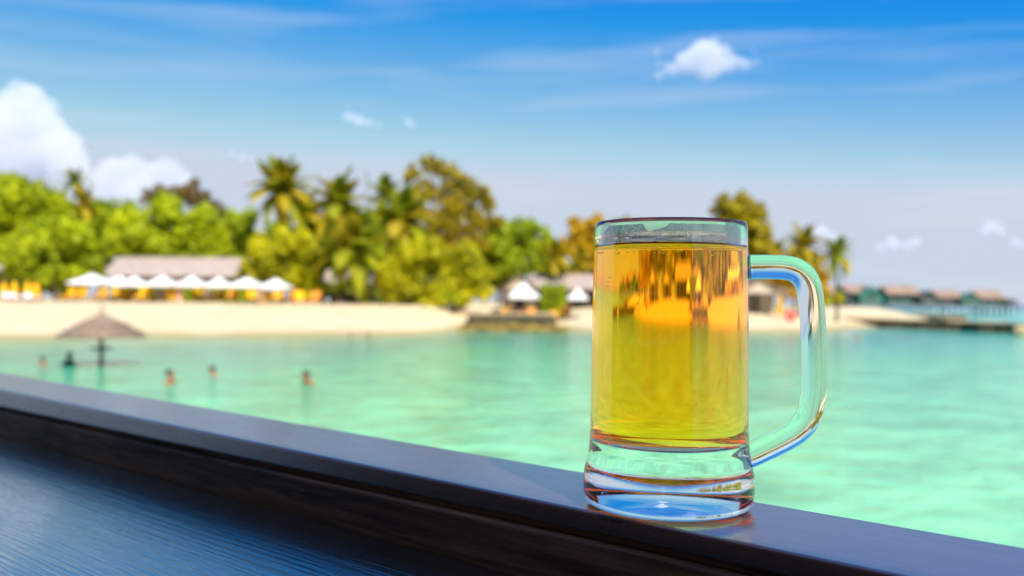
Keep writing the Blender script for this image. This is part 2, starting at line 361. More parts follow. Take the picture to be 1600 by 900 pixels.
loft('rail_fascia', [[(Yf - .0025, c - .0042), (Yf - .0025, t - .01), (Yf + .020, t - .01), (Yf + .020, c - .0042)] for c, t in zip(capb, tabz)], M_fascia, .002)
loft('rail_back_board', [[(Yb - .022, c - .007), (Yb - .022, -.30), (Yb - .002, -.30), (Yb - .002, c - .007)] for c in capb], M_fascia, .002)
loft('counter_top', [[(Yf - .62, t), (Yf - .62, t - .038), (Yf - .005, t - .038), (Yf - .005, t)] for t in tabz], M_table, .003)
for x in (-3.9, -2.3, -0.7, 0.9):
    MB().box(x - .06, x + .06, Yb - .13, Yb - .024, -H_R - .8, -.09).build('support_post', M_post, bar, bevel=.004)
    MB().box(x - .05, x + .05, Yf - .6, Yf - .5, -H_R - .8, -.09).build('support_post', M_post, bar, bevel=.004)

# unseen thatched pavilion, added over the drinker to cast shade: its eave ends just short of the rail, so table and rail front lie in shade, rail top and mug in the sun
brf = empty('added_shade_pavilion', (0, 0, H_R), 'unseen thatched roof and plank wall added behind the drinker to shade the bar', 'pavilion', rz=RA)
M_thatch0 = noisy('old_palm_thatch', (0.16, 0.115, 0.08), (0.27, 0.20, 0.14), scale=8, rough=0.95, spec=0.05, bump=0.6)
ra_, rb_ = (Yf - .652 + .006, 1.5), (Yf - 4.2, 3.1)
mb = MB()
vs = [(x, y, z + dz) for dz in (0, .22) for (y, z) in (ra_, rb_) for x in (-7, 9)]
mb.add(vs, [(0, 2, 3, 1), (4, 5, 7, 6), (0, 1, 5, 4), (2, 6, 7, 3), (0, 4, 6, 2), (1, 3, 7, 5)])
mb.build('shade_thatch', M_thatch0, brf)
for x in (-6.8, -5, -3.2, -1.4, .4, 2.2, 4.0, 5.8, 7.6):
    MB().tube([(x, ra_[0] - .05, ra_[1] - .05), (x, rb_[0] + .05, rb_[1] - .05)], .045, 8).build('rafter', M_post, brf, smooth=True)
for x in (-6.7, 8.7):
    for y, z in ((Yf - .8, 1.55), (Yf - 4.0, 2.95)): MB().tube([(x, y, -H_R - .5), (x, y, z)], .07, 10).build('post', M_post, brf, smooth=True)
for i in range(16): MB().box(-6.7, 8.7, Yf - 4.12, Yf - 4.06, -1.3 + i * .26, -1.3 + i * .26 + .25).build('added_back_board', M_post, brf)  # unseen back wall, added to darken what the mug and rail reflect

dk = MB()  # unseen floor, added to keep bright water out of the rail front's reflection
for i in range(30):
    y0 = Yf - 4.05 + i * .15
    if y0 < Yb: dk.box(-7, 9, y0, y0 + .142, -1.10 + .004 * (i % 3), -1.06 + .004 * (i % 3))
dko = dk.build('deck', M_post); dko.location = (0, 0, H_R); dko.rotation_euler = (0, 0, RA); tag(dko, kind='structure')

# ------------------------------------------------------------------ the beer mug
mc = G(1043.5, 789, H_R)
mug = empty('beer_mug', (mc.x, mc.y, H_R + 0.0004), 'clear glass beer mug full of golden lager standing on the dark wooden rail', 'beer mug', rz=-math.atan2(mc.x, mc.y))
MH = 0.1506
outer = [(0, .0052), (.012, .0049), (.022, .0041), (.030, .0028), (.0345, .0016), (.0372, .0006), (.0395, .0002), (.0425, .0007), (.0447, .0022), (.0457, .0048), (.0461, .0085), (.0461, .012), (.0460, .0160),
         (.0457, .0187), (.0450, .0210), (.0443, .0228), (.0439, .0248), (.0436, .0275), (.0433, .031), (.0429, .036), (.0426, .042), (.0425, .055), (.0422, .085), (.0418, .115), (.0415, .138), (.0413, .1470),
         (.0410, .1492), (.0402, .1504), (.0392, .1505), (.0384, .1496), (.0381, .1478)]
LZ = 0.1372                                           # beer level
ring = (.03802, LZ + .0009)
inner = [(.0380, .1425), (.0380, .1400), ring]
RS = 0.981                                            # radii as read at the true distance of the mug
sc_ = lambda pr: [(r * RS, z) for r, z in pr]
gb = MB().lathe(sc_(outer + inner), 128); gb.build('glass_body', M_glass, mug, smooth=True)
# the beer wets the glass: its sides and bottom are the glass-to-beer boundary (ratio of the two indices), its top is open to the air
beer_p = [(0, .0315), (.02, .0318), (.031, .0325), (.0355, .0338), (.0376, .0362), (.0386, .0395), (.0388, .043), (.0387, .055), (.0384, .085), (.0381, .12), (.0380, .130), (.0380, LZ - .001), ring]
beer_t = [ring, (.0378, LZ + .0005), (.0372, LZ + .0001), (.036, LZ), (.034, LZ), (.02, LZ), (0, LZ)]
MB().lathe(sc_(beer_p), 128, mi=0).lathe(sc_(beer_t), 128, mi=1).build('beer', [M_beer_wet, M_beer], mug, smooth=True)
# bubbles clinging along the top and the wall
M_bub, *_ = glassmat('beer_bubble', 1 / 1.33)
bb = MB(); rg_ = random.Random(3)
for i in range(150):
    a = rg_.uniform(0, 6.283); u = rg_.random(); r_ = rg_.uniform(.00018, .0005)
    z_ = LZ - .001 - r_ - (.0025 * u if i < 90 else .09 * u * u); q_ = .0371 - r_ * 1.2 if rg_.random() < .85 else .036 * rg_.random() ** .5
    bb.blob((q_ * math.cos(a), q_ * math.sin(a), z_), r_, r_, r_, 8, 6)
bb.build('bubbles', M_bub, mug, smooth=True)['kind'] = 'stuff'
# foam left on the inside of the glass above the beer: a thin film with gaps
m = mat('foam_film', (0.42, 0.45, 0.46), 0.5, 0.4); nt = m.node_tree; b = nt.nodes['Principled BSDF']
t = nd(m, 'ShaderNodeTexCoord'); n1 = nd(m, 'ShaderNodeTexNoise', Scale=58, Detail=1.5, Roughness=0.4); nt.links.new(t.outputs['Object'], n1.inputs['Vector'])
sp = nd(m, 'ShaderNodeSeparateXYZ'); nt.links.new(t.outputs['Object'], sp.inputs[0])
zr = nd(m, 'ShaderNodeMapRange'); zr.inputs['From Min'].default_value = .139; zr.inputs['From Max'].default_value = .1495; zr.inputs['To Min'].default_value = .12; zr.inputs['To Max'].default_value = -.48
nt.links.new(sp.outputs['Z'], zr.inputs['Value'])
ad = nd(m, 'ShaderNodeMath', operation='MULTIPLY_ADD'); ad.inputs[1].default_value = 1.7; nt.links.new(n1.outputs['Fac'], ad.inputs[0]); nt.links.new(zr.outputs[0], ad.inputs[2])
st = nd(m, 'ShaderNodeMapRange'); st.inputs['From Min'].default_value = .47; st.inputs['From Max'].default_value = .485; st.inputs['To Max'].default_value = .85; nt.links.new(ad.outputs[0], st.inputs['Value'])
vo = nd(m, 'ShaderNodeTexVoronoi', Scale=900); nt.links.new(t.outputs['Object'], vo.inputs['Vector'])
vr = nd(m, 'ShaderNodeMapRange'); vr.inputs['From Max'].default_value = .7; vr.inputs['To Min'].default_value = .55; vr.inputs['To Max'].default_value = 1.0; nt.links.new(vo.outputs['Distance'], vr.inputs['Value'])
mu = nd(m, 'ShaderNodeMath', operation='MULTIPLY'); nt.links.new(st.outputs[0], mu.inputs[0]); nt.links.new(vr.outputs[0], mu.inputs[1])
bp = nd(m, 'ShaderNodeBump', Strength=.5, Distance=.0004); nt.links.new(vo.outputs['Distance'], bp.inputs['Height']); nt.links.new(bp.outputs[0], b.inputs['Normal'])
tr_ = nd(m, 'ShaderNodeBsdfTranslucent'); tr_.inputs['Color'].default_value = (.50, .54, .55, 1); nt.links.new(bp.outputs[0], tr_.inputs['Normal'])
m1 = nd(m, 'ShaderNodeMixShader'); m1.inputs[0].default_value = .5; nt.links.new(b.outputs[0], m1.inputs[1]); nt.links.new(tr_.outputs[0], m1.inputs[2])
tp_ = nd(m, 'ShaderNodeBsdfTransparent'); m2_ = nd(m, 'ShaderNodeMixShader'); nt.links.new(mu.outputs[0], m2_.inputs[0]); nt.links.new(tp_.outputs[0], m2_.inputs[1]); nt.links.new(m1.outputs[0], m2_.inputs[2])
nt.links.new(m2_.outputs[0], nt.nodes['Material Output'].inputs['Surface'])
fm = MB(); NA = 72; fz = [(.0371, LZ + .0012), (.0371, .142), (.0371, .1445), (.0371, .1472)]
for r_, z_ in fz:
    for k in range(NA + 1):
        a = -math.pi / 2 + math.radians(-122 + 244 * k / NA); fm.v.append((r_ * math.cos(a), r_ * math.sin(a), z_))
for q in range(len(fz) - 1):
    for k in range(NA): b0 = q * (NA + 1) + k; fm.f.append((b0, b0 + 1, b0 + NA + 2, b0 + NA + 1)); fm.m.append(0)
fm.build('foam_film', m, mug, smooth=True)
# handle: one swept bar of glass, in the picture plane
def spline(pts, n=10):
    out = []
    for i in range(len(pts) - 1):
        p0 = Vector(pts[max(i - 1, 0)]); p1 = Vector(pts[i]); p2 = Vector(pts[i + 1]); p3 = Vector(pts[min(i + 2, len(pts) - 1)])
        for k in range(n):
            u = k / n
            out.append(0.5 * ((2 * p1) + (-p0 + p2) * u + (2 * p0 - 5 * p1 + 4 * p2 - p3) * u * u + (-p0 + 3 * p1 - 3 * p2 + p3) * u ** 3))
    out.append(Vector(pts[-1])); return out
s_ = 1 / 2880.0
def hp(px, py): return ((px - 1043.5) * s_ * 0.945, 0.0, (470.8 - py) * s_ * 0.972 + 0.1089)
hpts = [hp(*q) for q in ((1164.5, 417), (1180, 416.5), (1205, 416.5), (1230, 418), (1247, 424), (1258, 436), (1264, 455), (1268, 490), (1271, 540), (1271.5, 590), (1269, 625), (1261, 652), (1245, 671), (1222, 686), (1195, 700), (1176, 709.5), (1164, 714))]
hs_ = spline(hpts, 6); N = len(hs_)
rr = []
for i in range(N):
    u = i / (N - 1); e = min(u, 1 - u)
    rr.append(0.0064 + 0.0024 * max(0, 1 - e / 0.035) ** 2)
hm = MB()
b0 = len(hm.v); nn = 28
for i, p in enumerate(hs_):
    tg = (hs_[min(i + 1, N - 1)] - hs_[max(i - 1, 0)]).normalized(); sd = Vector((0, 1, 0)); no = tg.cross(sd).normalized()
    for k in range(nn):
        a = 2 * math.pi * k / nn; c, s2 = math.cos(a), math.sin(a)
        q = 2.6; c = math.copysign(abs(c) ** (2 / q), c); s2 = math.copysign(abs(s2) ** (2 / q), s2)
        hm.v.append(tuple(p + no * c * rr[i] + sd * s2 * rr[i] * 1.12))
for i in range(N - 1):
    for k in range(nn):
        k2 = (k + 1) % nn; hm.f.append((i * nn + k, (i + 1) * nn + k, (i + 1) * nn + k2, i * nn + k2)); hm.m.append(0)
hm.f.append(tuple(range(nn))); hm.m.append(0); hm.f.append(tuple((N - 1) * nn + k for k in reversed(range(nn)))); hm.m.append(0)
ho = hm.build('handle', M_glass, mug, smooth=True)
import bmesh
bmx = bmesh.new(); bmx.from_mesh(ho.data); bmesh.ops.recalc_face_normals(bmx, faces=bmx.faces); bmx.to_mesh(ho.data); bmx.free()
for o in list(mug.children):
    if o.name in ('glass_body', 'beer'):
        bmx = bmesh.new(); bmx.from_mesh(o.data); bmesh.ops.remove_doubles(bmx, verts=bmx.verts, dist=1e-7); bmx.to_mesh(o.data); bmx.free()
        bmx = bmesh.new(); bmx.from_mesh(o.data); bmesh.ops.recalc_face_normals(bmx, faces=bmx.faces); bmx.to_mesh(o.data); bmx.free()

# ------------------------------------------------------------------ lagoon, beach
shore_px = [(-700, 545), (-300, 536), (0, 531), (250, 528), (500, 526), (650, 524.5), (715, 517), (740, 515.5), (870, 515.5), (895, 518), (960, 521.5), (1100, 521), (1250, 519.5), (1340, 513), (1420, 509), (1500, 506)]
sh = [G(x, y, 0) for x, y in shore_px]
SX = [-400.0] + [p.x for p in sh] + [80.0, 400.0]
SY = [sh[0].y - 30] + [p.y for p in sh] + [190.0, 700.0]
def shoreY(x): return float(np.interp(x, SX, SY))
def ground_z(x, y):
    d = y - shoreY(x)
    if d < 0: return max(-2.0, 0.09 * d)
    run = 21.0
    z = 1.92 * min(1, d / run) ** 0.85
    if d > run: z += 0.10 * (1 - math.exp(-(d - run) / 25))
    return z
def axis(lo, hi, step, ends):
    a = list(np.arange(lo, hi + 1e-6, step)); s = step
    x = hi
    while x < ends[1]: s *= 1.35; x += s; a.append(x)
    x = lo; s = step
    while x > ends[0]: s *= 1.35; x -= s; a.insert(0, x)
    return a
gx = axis(-75, 60, 1.5, (-500, 60)); gx = [x for x in gx]
gy = axis(38, 125, 0.8, (20, 420))
mb = MB()
for y in gy:
    for x in gx:
        z = ground_z(x, y)
        far = max(0, (y - 240) / 60) + max(0, (x - 55) / 4)
        z = z - 3.5 * min(1, far)
        if 0.1 < z: z += 0.07 * noise.noise(Vector((x * .35, y * .35, 0))) * min(1, z)
        mb.v.append((x, y, z))
nx = len(gx)
for j in range(len(gy) - 1):
    for i in range(nx - 1):
        mb.f.append((j * nx + i, j * nx + i + 1, (j + 1) * nx + i + 1, (j + 1) * nx + i)); mb.m.append(0)
beach = mb.build('beach_ground', M_sand, smooth=True); tag(beach, kind='structure')

wx = axis(-60, 75, 1.5, (-14000, 14000)); wy = axis(1.0, 112, 1.0, (-400, 18000))
mb = MB(); att = []
for y in wy:
    for x in wx:
        mb.v.append((x, y, 0.0)); att.append((shoreY(x) - y) * float(np.interp(x, [-45, -14], [.5, 1])))
nx = len(wx)
for j in range(len(wy) - 1):
    for i in range(nx - 1):
        mb.f.append((j * nx + i, j * nx + i + 1, (j + 1) * nx + i + 1, (j + 1) * nx + i)); mb.m.append(0)
# lagoon water: colour follows the distance from the shore (depth of the sand bed), ripples as relief
m = mat('lagoon_water', (0.1, 0.5, 0.4), 0.12, 0.5); nt = m.node_tree; L = nt.links; b = nt.nodes['Principled BSDF']
at_ = nd(m, 'ShaderNodeAttribute', attribute_name='shore_distance'); tco = nd(m, 'ShaderNodeTexCoord')
mp = nd(m, 'ShaderNodeMapping'); mp.inputs['Scale'].default_value = (0.05, 0.16, 1); L.new(tco.outputs['Object'], mp.inputs['Vector'])
nz = nd(m, 'ShaderNodeTexNoise', Scale=1.0, Detail=3); L.new(mp.outputs[0], nz.inputs['Vector'])
ma = nd(m, 'ShaderNodeMath', operation='MULTIPLY_ADD'); L.new(nz.outputs['Fac'], ma.inputs[0]); ma.inputs[1].default_value = 9.0; ma.inputs[2].default_value = -4.5
sm = nd(m, 'ShaderNodeMath', operation='ADD'); L.new(at_.outputs['Fac'], sm.inputs[0]); L.new(ma.outputs[0], sm.inputs[1])
r1 = nd(m, 'ShaderNodeMapRange'); r1.inputs['From Min'].default_value = -3; r1.inputs['From Max'].default_value = 57; L.new(sm.outputs[0], r1.inputs['Value'])
ramp = nd(m, 'ShaderNodeValToRGB'); L.new(r1.outputs[0], ramp.inputs[0])
els = ramp.color_ramp.elements
stops = [(0.0, (0.40, 0.40, 0.18)), (0.07, (0.25, 0.40, 0.20)), (0.16, (0.10, 0.35, 0.24)), (0.30, (0.02, 0.28, 0.20)), (0.42, (0.04, 0.35, 0.24)), (0.6, (0.09, 0.46, 0.245)), (1.0, (0.215, 0.57, 0.275))]
els[0].position = stops[0][0]; els[0].color = (*stops[0][1], 1); els[1].position = 1.0; els[1].color = (*stops[-1][1], 1)
for p_, c_ in stops[1:-1]:
    e = els.new(p_); e.color = (*c_, 1)
# patches of sand and weed
mp2 = nd(m, 'ShaderNodeMapping'); mp2.inputs['Scale'].default_value = (0.5, 0.6, 1); L.new(tco.outputs['Object'], mp2.inputs['Vector'])
n2 = nd(m, 'ShaderNodeTexNoise', Scale=1.0, Detail=5, Roughness=.6); L.new(mp2.outputs[0], n2.inputs['Vector'])
r2 = nd(m, 'ShaderNodeMapRange'); r2.inputs['From Min'].default_value = .35; r2.inputs['From Max'].default_value = .68; r2.inputs['To Min'].default_value = .70; r2.inputs['To Max'].default_value = 1.26; L.new(n2.outputs['Fac'], r2.inputs['Value'])
cm = nd(m, 'ShaderNodeMix', data_type='RGBA', blend_type='MULTIPLY'); cm.inputs['Factor'].default_value = 1; L.new(ramp.outputs[0], cm.inputs['A']); L.new(r2.outputs[0], cm.inputs['B'])
# open sea beyond the lagoon
sxyz = nd(m, 'ShaderNodeSeparateXYZ'); L.new(tco.outputs['Object'], sxyz.inputs[0])
r3 = nd(m, 'ShaderNodeMapRange'); r3.inputs['From Min'].default_value = 420; r3.inputs['From Max'].default_value = 700; L.new(sxyz.outputs['Y'], r3.inputs['Value'])
r4 = nd(m, 'ShaderNodeMapRange'); r4.inputs['From Min'].default_value = 95; r4.inputs['From Max'].default_value = 120; L.new(sxyz.outputs['Y'], r4.inputs['Value'])
cl_ = nd(m, 'ShaderNodeMix', data_type='RGBA'); L.new(r4.outputs[0], cl_.inputs['Factor']); L.new(cm.outputs['Result'], cl_.inputs['A']); cl_.inputs['B'].default_value = (0.07, 0.47, 0.36, 1)
cs = nd(m, 'ShaderNodeMix', data_type='RGBA'); L.new(r3.outputs[0], cs.inputs['Factor']); L.new(cl_.outputs['Result'], cs.inputs['A']); cs.inputs['B'].default_value = (0.005, 0.10, 0.24, 1)
L.new(cs.outputs['Result'], b.inputs['Base Color'])
mp3 = nd(m, 'ShaderNodeMapping'); mp3.inputs['Scale'].default_value = (1.15, 1.15, 1); L.new(tco.outputs['Object'], mp3.inputs['Vector'])
w1 = nd(m, 'ShaderNodeTexNoise', Scale=1.1, Detail=4, Roughness=.55, Distortion=.4); L.new(mp3.outputs[0], w1.inputs['Vector'])
bp = nd(m, 'ShaderNodeBump', Strength=0.6, Distance=0.22); L.new(w1.outputs['Fac'], bp.inputs['Height']); L.new(bp.outputs[0], b.inputs['Normal'])
b.inputs['Specular IOR Level'].default_value = 0.15
sea = mb.build('lagoon_water', m, smooth=True); tag(sea, kind='structure')
aa = sea.data.attributes.new('shore_distance', 'FLOAT', 'POINT'); aa.data.foreach_set('value', att)

# ------------------------------------------------------------------ clouds (real bodies of droplets far away)
def droplets(name, dens):
    m = bpy.data.materials.new(name); m.use_nodes = True; t = m.node_tree; t.nodes.clear()
    co = t.nodes.new('ShaderNodeOutputMaterial'); pv = t.nodes.new('ShaderNodeVolumePrincipled')
    pv.inputs['Color'].default_value = (0.965, 0.935, 0.915, 1); pv.inputs['Density'].default_value = dens; pv.inputs['Anisotropy'].default_value = -0.1
    t.links.new(pv.outputs[0], co.inputs['Volume']); return m
M_cl_big, M_cl_mid, M_cl_small = droplets('dense_cloud', .015), droplets('fair_weather_cloud', .026), droplets('thin_cloud', .036)
def cloud(label, blobs, Y, seed, vox, disp):
    rng = random.Random(seed); mb = MB()
    cx = sum(b_[0] for b_ in blobs) / len(blobs); cy_ = sum(b_[1] for b_ in blobs) / len(blobs)
    c = P(cx, cy_, Y); k = Y / FPX
    for (x, y, r) in blobs:
        p = P(x, y, Y) - c; R = r * k
        mb.blob((p.x, p.y + rng.uniform(-.3, .3) * R, p.z), R, R, R * .85, 14, 9)
        for q in range(5):
            a = rng.uniform(0, 6.28); e = rng.uniform(-.2, 1.2); rr_ = R * rng.uniform(.3, .5)
            mb.blob((p.x + R * .85 * math.cos(a) * math.cos(e), p.y + R * .85 * math.sin(a) * math.cos(e), p.z + R * .75 * math.sin(e)), rr_, rr_, rr_ * .9, 10, 7)
    o = mb.build('cloud', M_cl_big if vox > 4 else M_cl_mid if seed == 3 else M_cl_small, smooth=True, loc=c)
    tag(o, label, 'cloud')
    rm = o.modifiers.new('remesh', 'REMESH'); rm.mode = 'VOXEL'; rm.voxel_size = vox
    tx = bpy.data.textures.new('cloud_puffs', 'CLOUDS'); tx.noise_scale = disp * 4; tx.noise_depth = 3
    dm = o.modifiers.new('puffs', 'DISPLACE'); dm.texture = tx; dm.strength = disp * 1.7; dm.mid_level = .5; dm.texture_coords = 'LOCAL'
    return o
CY = 1700
cloud('tall white cumulus cloud at the far left above the trees', [(-45, 215, 62), (10, 195, 50), (40, 168, 40), (62, 205, 42), (85, 235, 40), (30, 240, 50), (-20, 265, 60), (110, 262, 34)], CY, 1, 5, 9)
cloud('low white cumulus cloud with two humps just right of the tall left cloud', [(175, 275, 30), (200, 262, 26), (235, 285, 30), (265, 268, 24), (278, 288, 26), (215, 305, 36), (150, 300, 30), (300, 310, 24)], CY, 2, 5, 8)
cloud('single white puffy cloud high in the blue sky above the mug', [(1050, 108, 12), (1075, 95, 22), (1100, 85, 26), (1115, 98, 26), (1105, 112, 20), (1140, 98, 15), (1165, 100, 12), (1030, 118, 8), (1026, 82, 5), (1028, 100, 6), (1178, 80, 5), (1118, 60, 6), (1182, 98, 6)], CY, 3, 3, 8)
cloud('small white wisp of cloud above the palm trees, wider of a pair', [(545, 183, 9), (560, 188, 10), (576, 192, 8), (592, 195, 5)], CY, 4, 2, 4)
cloud('tiny white wisp of cloud just right of the wider wisp', [(633, 186, 5), (640, 193, 7), (646, 198, 4)], CY, 5, 2, 3)
cloud('tiny faint wisp of cloud low above the brown tree top', [(362, 240, 6), (380, 246, 7), (397, 249, 6)], CY, 6, 2, 3)
cloud('round white cloud puff low at the far right', [(1538, 360, 9), (1550, 355, 12), (1562, 362, 9)], CY, 7, 2, 4)
cloud('pale low cloud bank right of the palms beside the mug handle', [(1260, 372, 12), (1280, 364, 14), (1298, 372, 10)], CY, 8, 3, 5)
cloud('pale low wide cloud over the green villas', [(1375, 388, 9), (1392, 380, 12), (1415, 384, 10), (1430, 378, 9)], CY, 9, 3, 4)
cloud('small cloud puff at the right edge beside the round puff', [(1585, 378, 8), (1596, 382, 8)], CY, 10, 2, 3)

# ------------------------------------------------------------------ trees
def leaf_quad(mb, c, n, s, rng, asp=1.6):
    t = n.orthogonal().normalized(); t = Quaternion(n, rng.uniform(0, 6.283)) @ t; w = n.cross(t)
    a = s * .5 * asp; b_ = s * .5
    mb.add([c - t * a, c + w * b_ * .9 - t * a * .1, c + t * a, c - w * b_ * .9 + t * a * .1], [(0, 1, 2, 3)])
def rnd_dir(rng):
    while True:
        v = Vector((rng.uniform(-1, 1), rng.uniform(-1, 1), rng.uniform(-1, 1)))
        if 0.05 < v.length < 1: return v.normalized()
def broad_tree(name, label, cat, blobs, Y, leafm, seed, base=None, leaf=0.42, dens=1.0, feather=False, group=None, depth=0.8, shrub=False):
    """blobs: (px, py, rx_px, ry_px) describe the crown as seen; base px of the trunk"""
    rng = random.Random(seed); k = Y / FPX
    bx = base if base is not None else sum(b_[0] for b_ in blobs) / len(blobs)
    g = P(bx, 470, Y); gz = ground_z(g.x, Y) - .05
    root = empty(name, (g.x, Y, gz), label, cat, group); o0 = Vector((g.x, Y, gz))
    mb = MB(); cl = []
    for (x, y, rx, ry) in blobs:
        p = P(x, y, Y) - o0; cl.append((p, rx * k, ry * k))
    for (p, rx, ry) in cl:
        dy = (rx + ry) / 2 * depth
        off = rng.uniform(-.35, .35) * dy
        # sub clumps on the shell
        ns = max(6, int(9 * (rx * ry) ** .5 / 1.2)); subs = []
        for q in range(ns):
            d = rnd_dir(rng); f_ = rng.uniform(.55, .92)
            subs.append((Vector((p.x + d.x * rx * f_, p.y + off + d.y * dy * f_, p.z + d.z * ry * f_)), rng.uniform(.26, .42) * (rx + ry) / 2))
        subs.append((Vector((p.x, p.y + off, p.z)), .6 * min(rx, ry)))
        for (sc_, sr) in subs:
            nl = int(dens * 30 * (sr / leaf) ** 2 * .55) + 6
            for q in range(nl):
                d = rnd_dir(rng); rr_ = sr * rng.uniform(.55, 1.12)
                c = sc_ + d * rr_
                if feather:
                    n = (rnd_dir(rng) * .7 + Vector((0, -.5, .2))).normalized()
                    leaf_quad(mb, c, n, leaf * rng.uniform(.5, .9), rng, 2.6)
                else:
                    n = (d * 1.1 + Vector((0, 0, .45)) + rnd_dir(rng) * .55).normalized()
                    leaf_quad(mb, c, n, leaf * rng.uniform(.7, 1.3), rng)
    mb.build('foliage' if shrub else 'crown', leafm, root)
    # trunk and limbs
    tb = MB(); top = sum((c for c, _, _ in cl), Vector()) / len(cl)
    hgt = max(.5, top.z); r0 = max(.06, .034 * hgt + .05) if not shrub else .05
    mid = Vector((top.x * .25 + rng.uniform(-.3, .3), top.y * .3, hgt * .45))
    tb.tube([Vector((0, 0, -.2)), Vector((rng.uniform(-.1, .1), 0, hgt * .2)), mid, top * .8 + Vector((0, 0, hgt * .05))], [r0 * 1.25, r0, r0 * .75, r0 * .4], 9)
    for (p, rx, ry) in cl:
        st_ = mid.lerp(top, rng.uniform(-.1, .4)); e = p + Vector((0, 0, ry * .35)); md = st_.lerp(e, .5) + Vector((rng.uniform(-.3, .3), rng.uniform(-.3, .3), -.12 * (e - st_).length))
        tb.tube([st_, md, e], [r0 * .45, r0 * .3, r0 * .1], 6)
        for q in range(2):
            d = rnd_dir(rng); tb.tube([md.lerp(e, .5), e + Vector((d.x * rx * .8, d.y * rx * .6, abs(d.z) * ry * .7))], [r0 * .2, r0 * .06], 5)
    tb.build('stems' if shrub else 'trunk', M_bark, root, smooth=True)
    return root

# palm fronds: shared meshes, length 1 along +X, arching down
def frond_mesh(name, droop, leafm, seed, nl=26):
    rng = random.Random(seed); mb = MB(); pts = []
    for i in range(15):
        u = i / 14; pts.append(Vector((u - .10 * droop * u * u, 0, .18 * math.sin(u * 2.2) * (1 - .3 * droop) - droop * .62 * u ** 2.2)))
    mb.tube(pts, [.012 * (1 - .8 * i / 14) for i in range(15)], 4, mi=1)
    for i in range(nl):
        u = .10 + .90 * i / (nl - 1); k = u * 14; a = int(min(13, k)); p = pts[a].lerp(pts[a + 1], k - a); t = (pts[a + 1] - pts[a]).normalized()
        ln = .30 * math.sin(math.pi * min(1, .12 + u * .86)) ** .7 + .03
        for s in (-1, 1):
            d = (Vector((0, s, 0)) * .85 + t * .62 + Vector((0, 0, -.25 - .25 * rng.random()))).normalized()
            w = t * .030; tip = p + d * ln + Vector((0, 0, -.05 * ln)); mdp = p + d * ln * .5 + Vector((0, 0, .015))
            mb.add([p - w, p + w, mdp + w * .9, tip, mdp - w * .9], [(0, 1, 2, 3, 4)] if s > 0 else [(4, 3, 2, 1, 0)])
    me = mb.mesh(name, [leafm, M_bark]); return me
FR = {k: [frond_mesh('frond', d, lm, i) for i, d in enumerate((.25, .6, .95, 1.3))] for k, lm in (('g', LG_palm), ('y', LG_palmy))}
def palm(label, px, py_c, size_px, Y, seed, kind='g', nf=18, base=None, group='coconut palms behind the beach', tr=.16):
    """py_c: where the fronds spring from; size_px: frond length as seen"""
    rng = random.Random(seed); k = Y / FPX
    bx = base if base is not None else px + rng.uniform(-12, 12)
    g = P(bx, 470, Y); gz = ground_z(g.x, Y) - .05
    root = empty('palm_tree', (g.x, Y, gz), label, 'palm tree', group)
    top = P(px, py_c, Y) - Vector((g.x, Y, gz)); pts = []; rad = []
    for i in range(13):
        u = i / 12; pts.append(Vector((top.x * u ** 1.7, top.y * u, top.z * u - (.2 if i == 0 else 0)))); rad.append(tr * (1.35 - .55 * u ** .5) * (1.06 if i % 2 else 1))
    MB().tube(pts, rad, 9).build('trunk', M_bark, root, smooth=True)
    L_ = size_px * k
    for i in range(nf):
        az = i * 2.39996 + rng.uniform(-.25, .25); e = i / (nf - 1)          # first fronds upright, last ones hanging
        el = 1.25 - 1.75 * e + rng.uniform(-.12, .12)
        v = min(3, int(e * 3.2 + rng.random() * .8)); s = L_ * rng.uniform(.85, 1.12)
        kd = kind if kind != 'm' else ('y' if rng.random() < .35 else 'g')
        link(FR[kd][v], 'frond', root, top + Vector((0, 0, rng.uniform(-.15, .1))), (0, -el, az), (s, s * rng.uniform(.85, 1.1), s))
    return root

gt = 'broad-leaved trees behind the beach'
# back rows first
broad_tree('broadleaf_tree', 'bright green broad tree crowning the skyline at the far left edge', 'tree', [(-60, 330, 60, 55), (0, 318, 50, 50), (45, 315, 48, 46), (85, 345, 42, 50), (20, 380, 60, 50), (-40, 400, 60, 60)], 100, LG_bright, 11, leaf=.5, group=gt)
broad_tree('broadleaf_tree', 'large bright green spreading tree over the folded yellow parasols at the left', 'tree', [(65, 385, 45, 42), (110, 375, 42, 40), (140, 400, 30, 40), (60, 425, 45, 32), (105, 425, 45, 30), (35, 400, 30, 40)], 82, LG_bright, 12, leaf=.40, group=gt)
broad_tree('broadleaf_tree', 'mid green tree between the left palm and the domed tree', 'tree', [(150, 345, 35, 40), (185, 350, 32, 40), (125, 360, 25, 35), (165, 385, 40, 30)], 105, LG_mid, 13, leaf=.5, group=gt)
broad_tree('broadleaf_tree', 'domed bright green tree rising behind the long shingle roof', 'tree', [(215, 365, 45, 42), (255, 345, 45, 38), (300, 355, 42, 42), (330, 380, 30, 40), (265, 385, 60, 30), (195, 385, 30, 25)], 96, LG_bright, 14, leaf=.45, group=gt)
broad_tree('casuarina_tree', 'sparse brownish tree top showing above the domed green tree', 'tree', [(240, 312, 22, 22), (272, 305, 24, 22), (300, 308, 24, 26), (325, 325, 20, 26), (345, 345, 14, 24)], 118, LG_brown, 15, leaf=.5, dens=.55, feather=True, base=290)
broad_tree('broadleaf_tree', 'darker green tree low between the domed tree and the tall palm', 'tree', [(368, 362, 26, 34), (350, 390, 32, 32), (388, 372, 30, 44), (372, 405, 34, 24)], 104, LG_mid, 16, leaf=.5, group=gt)
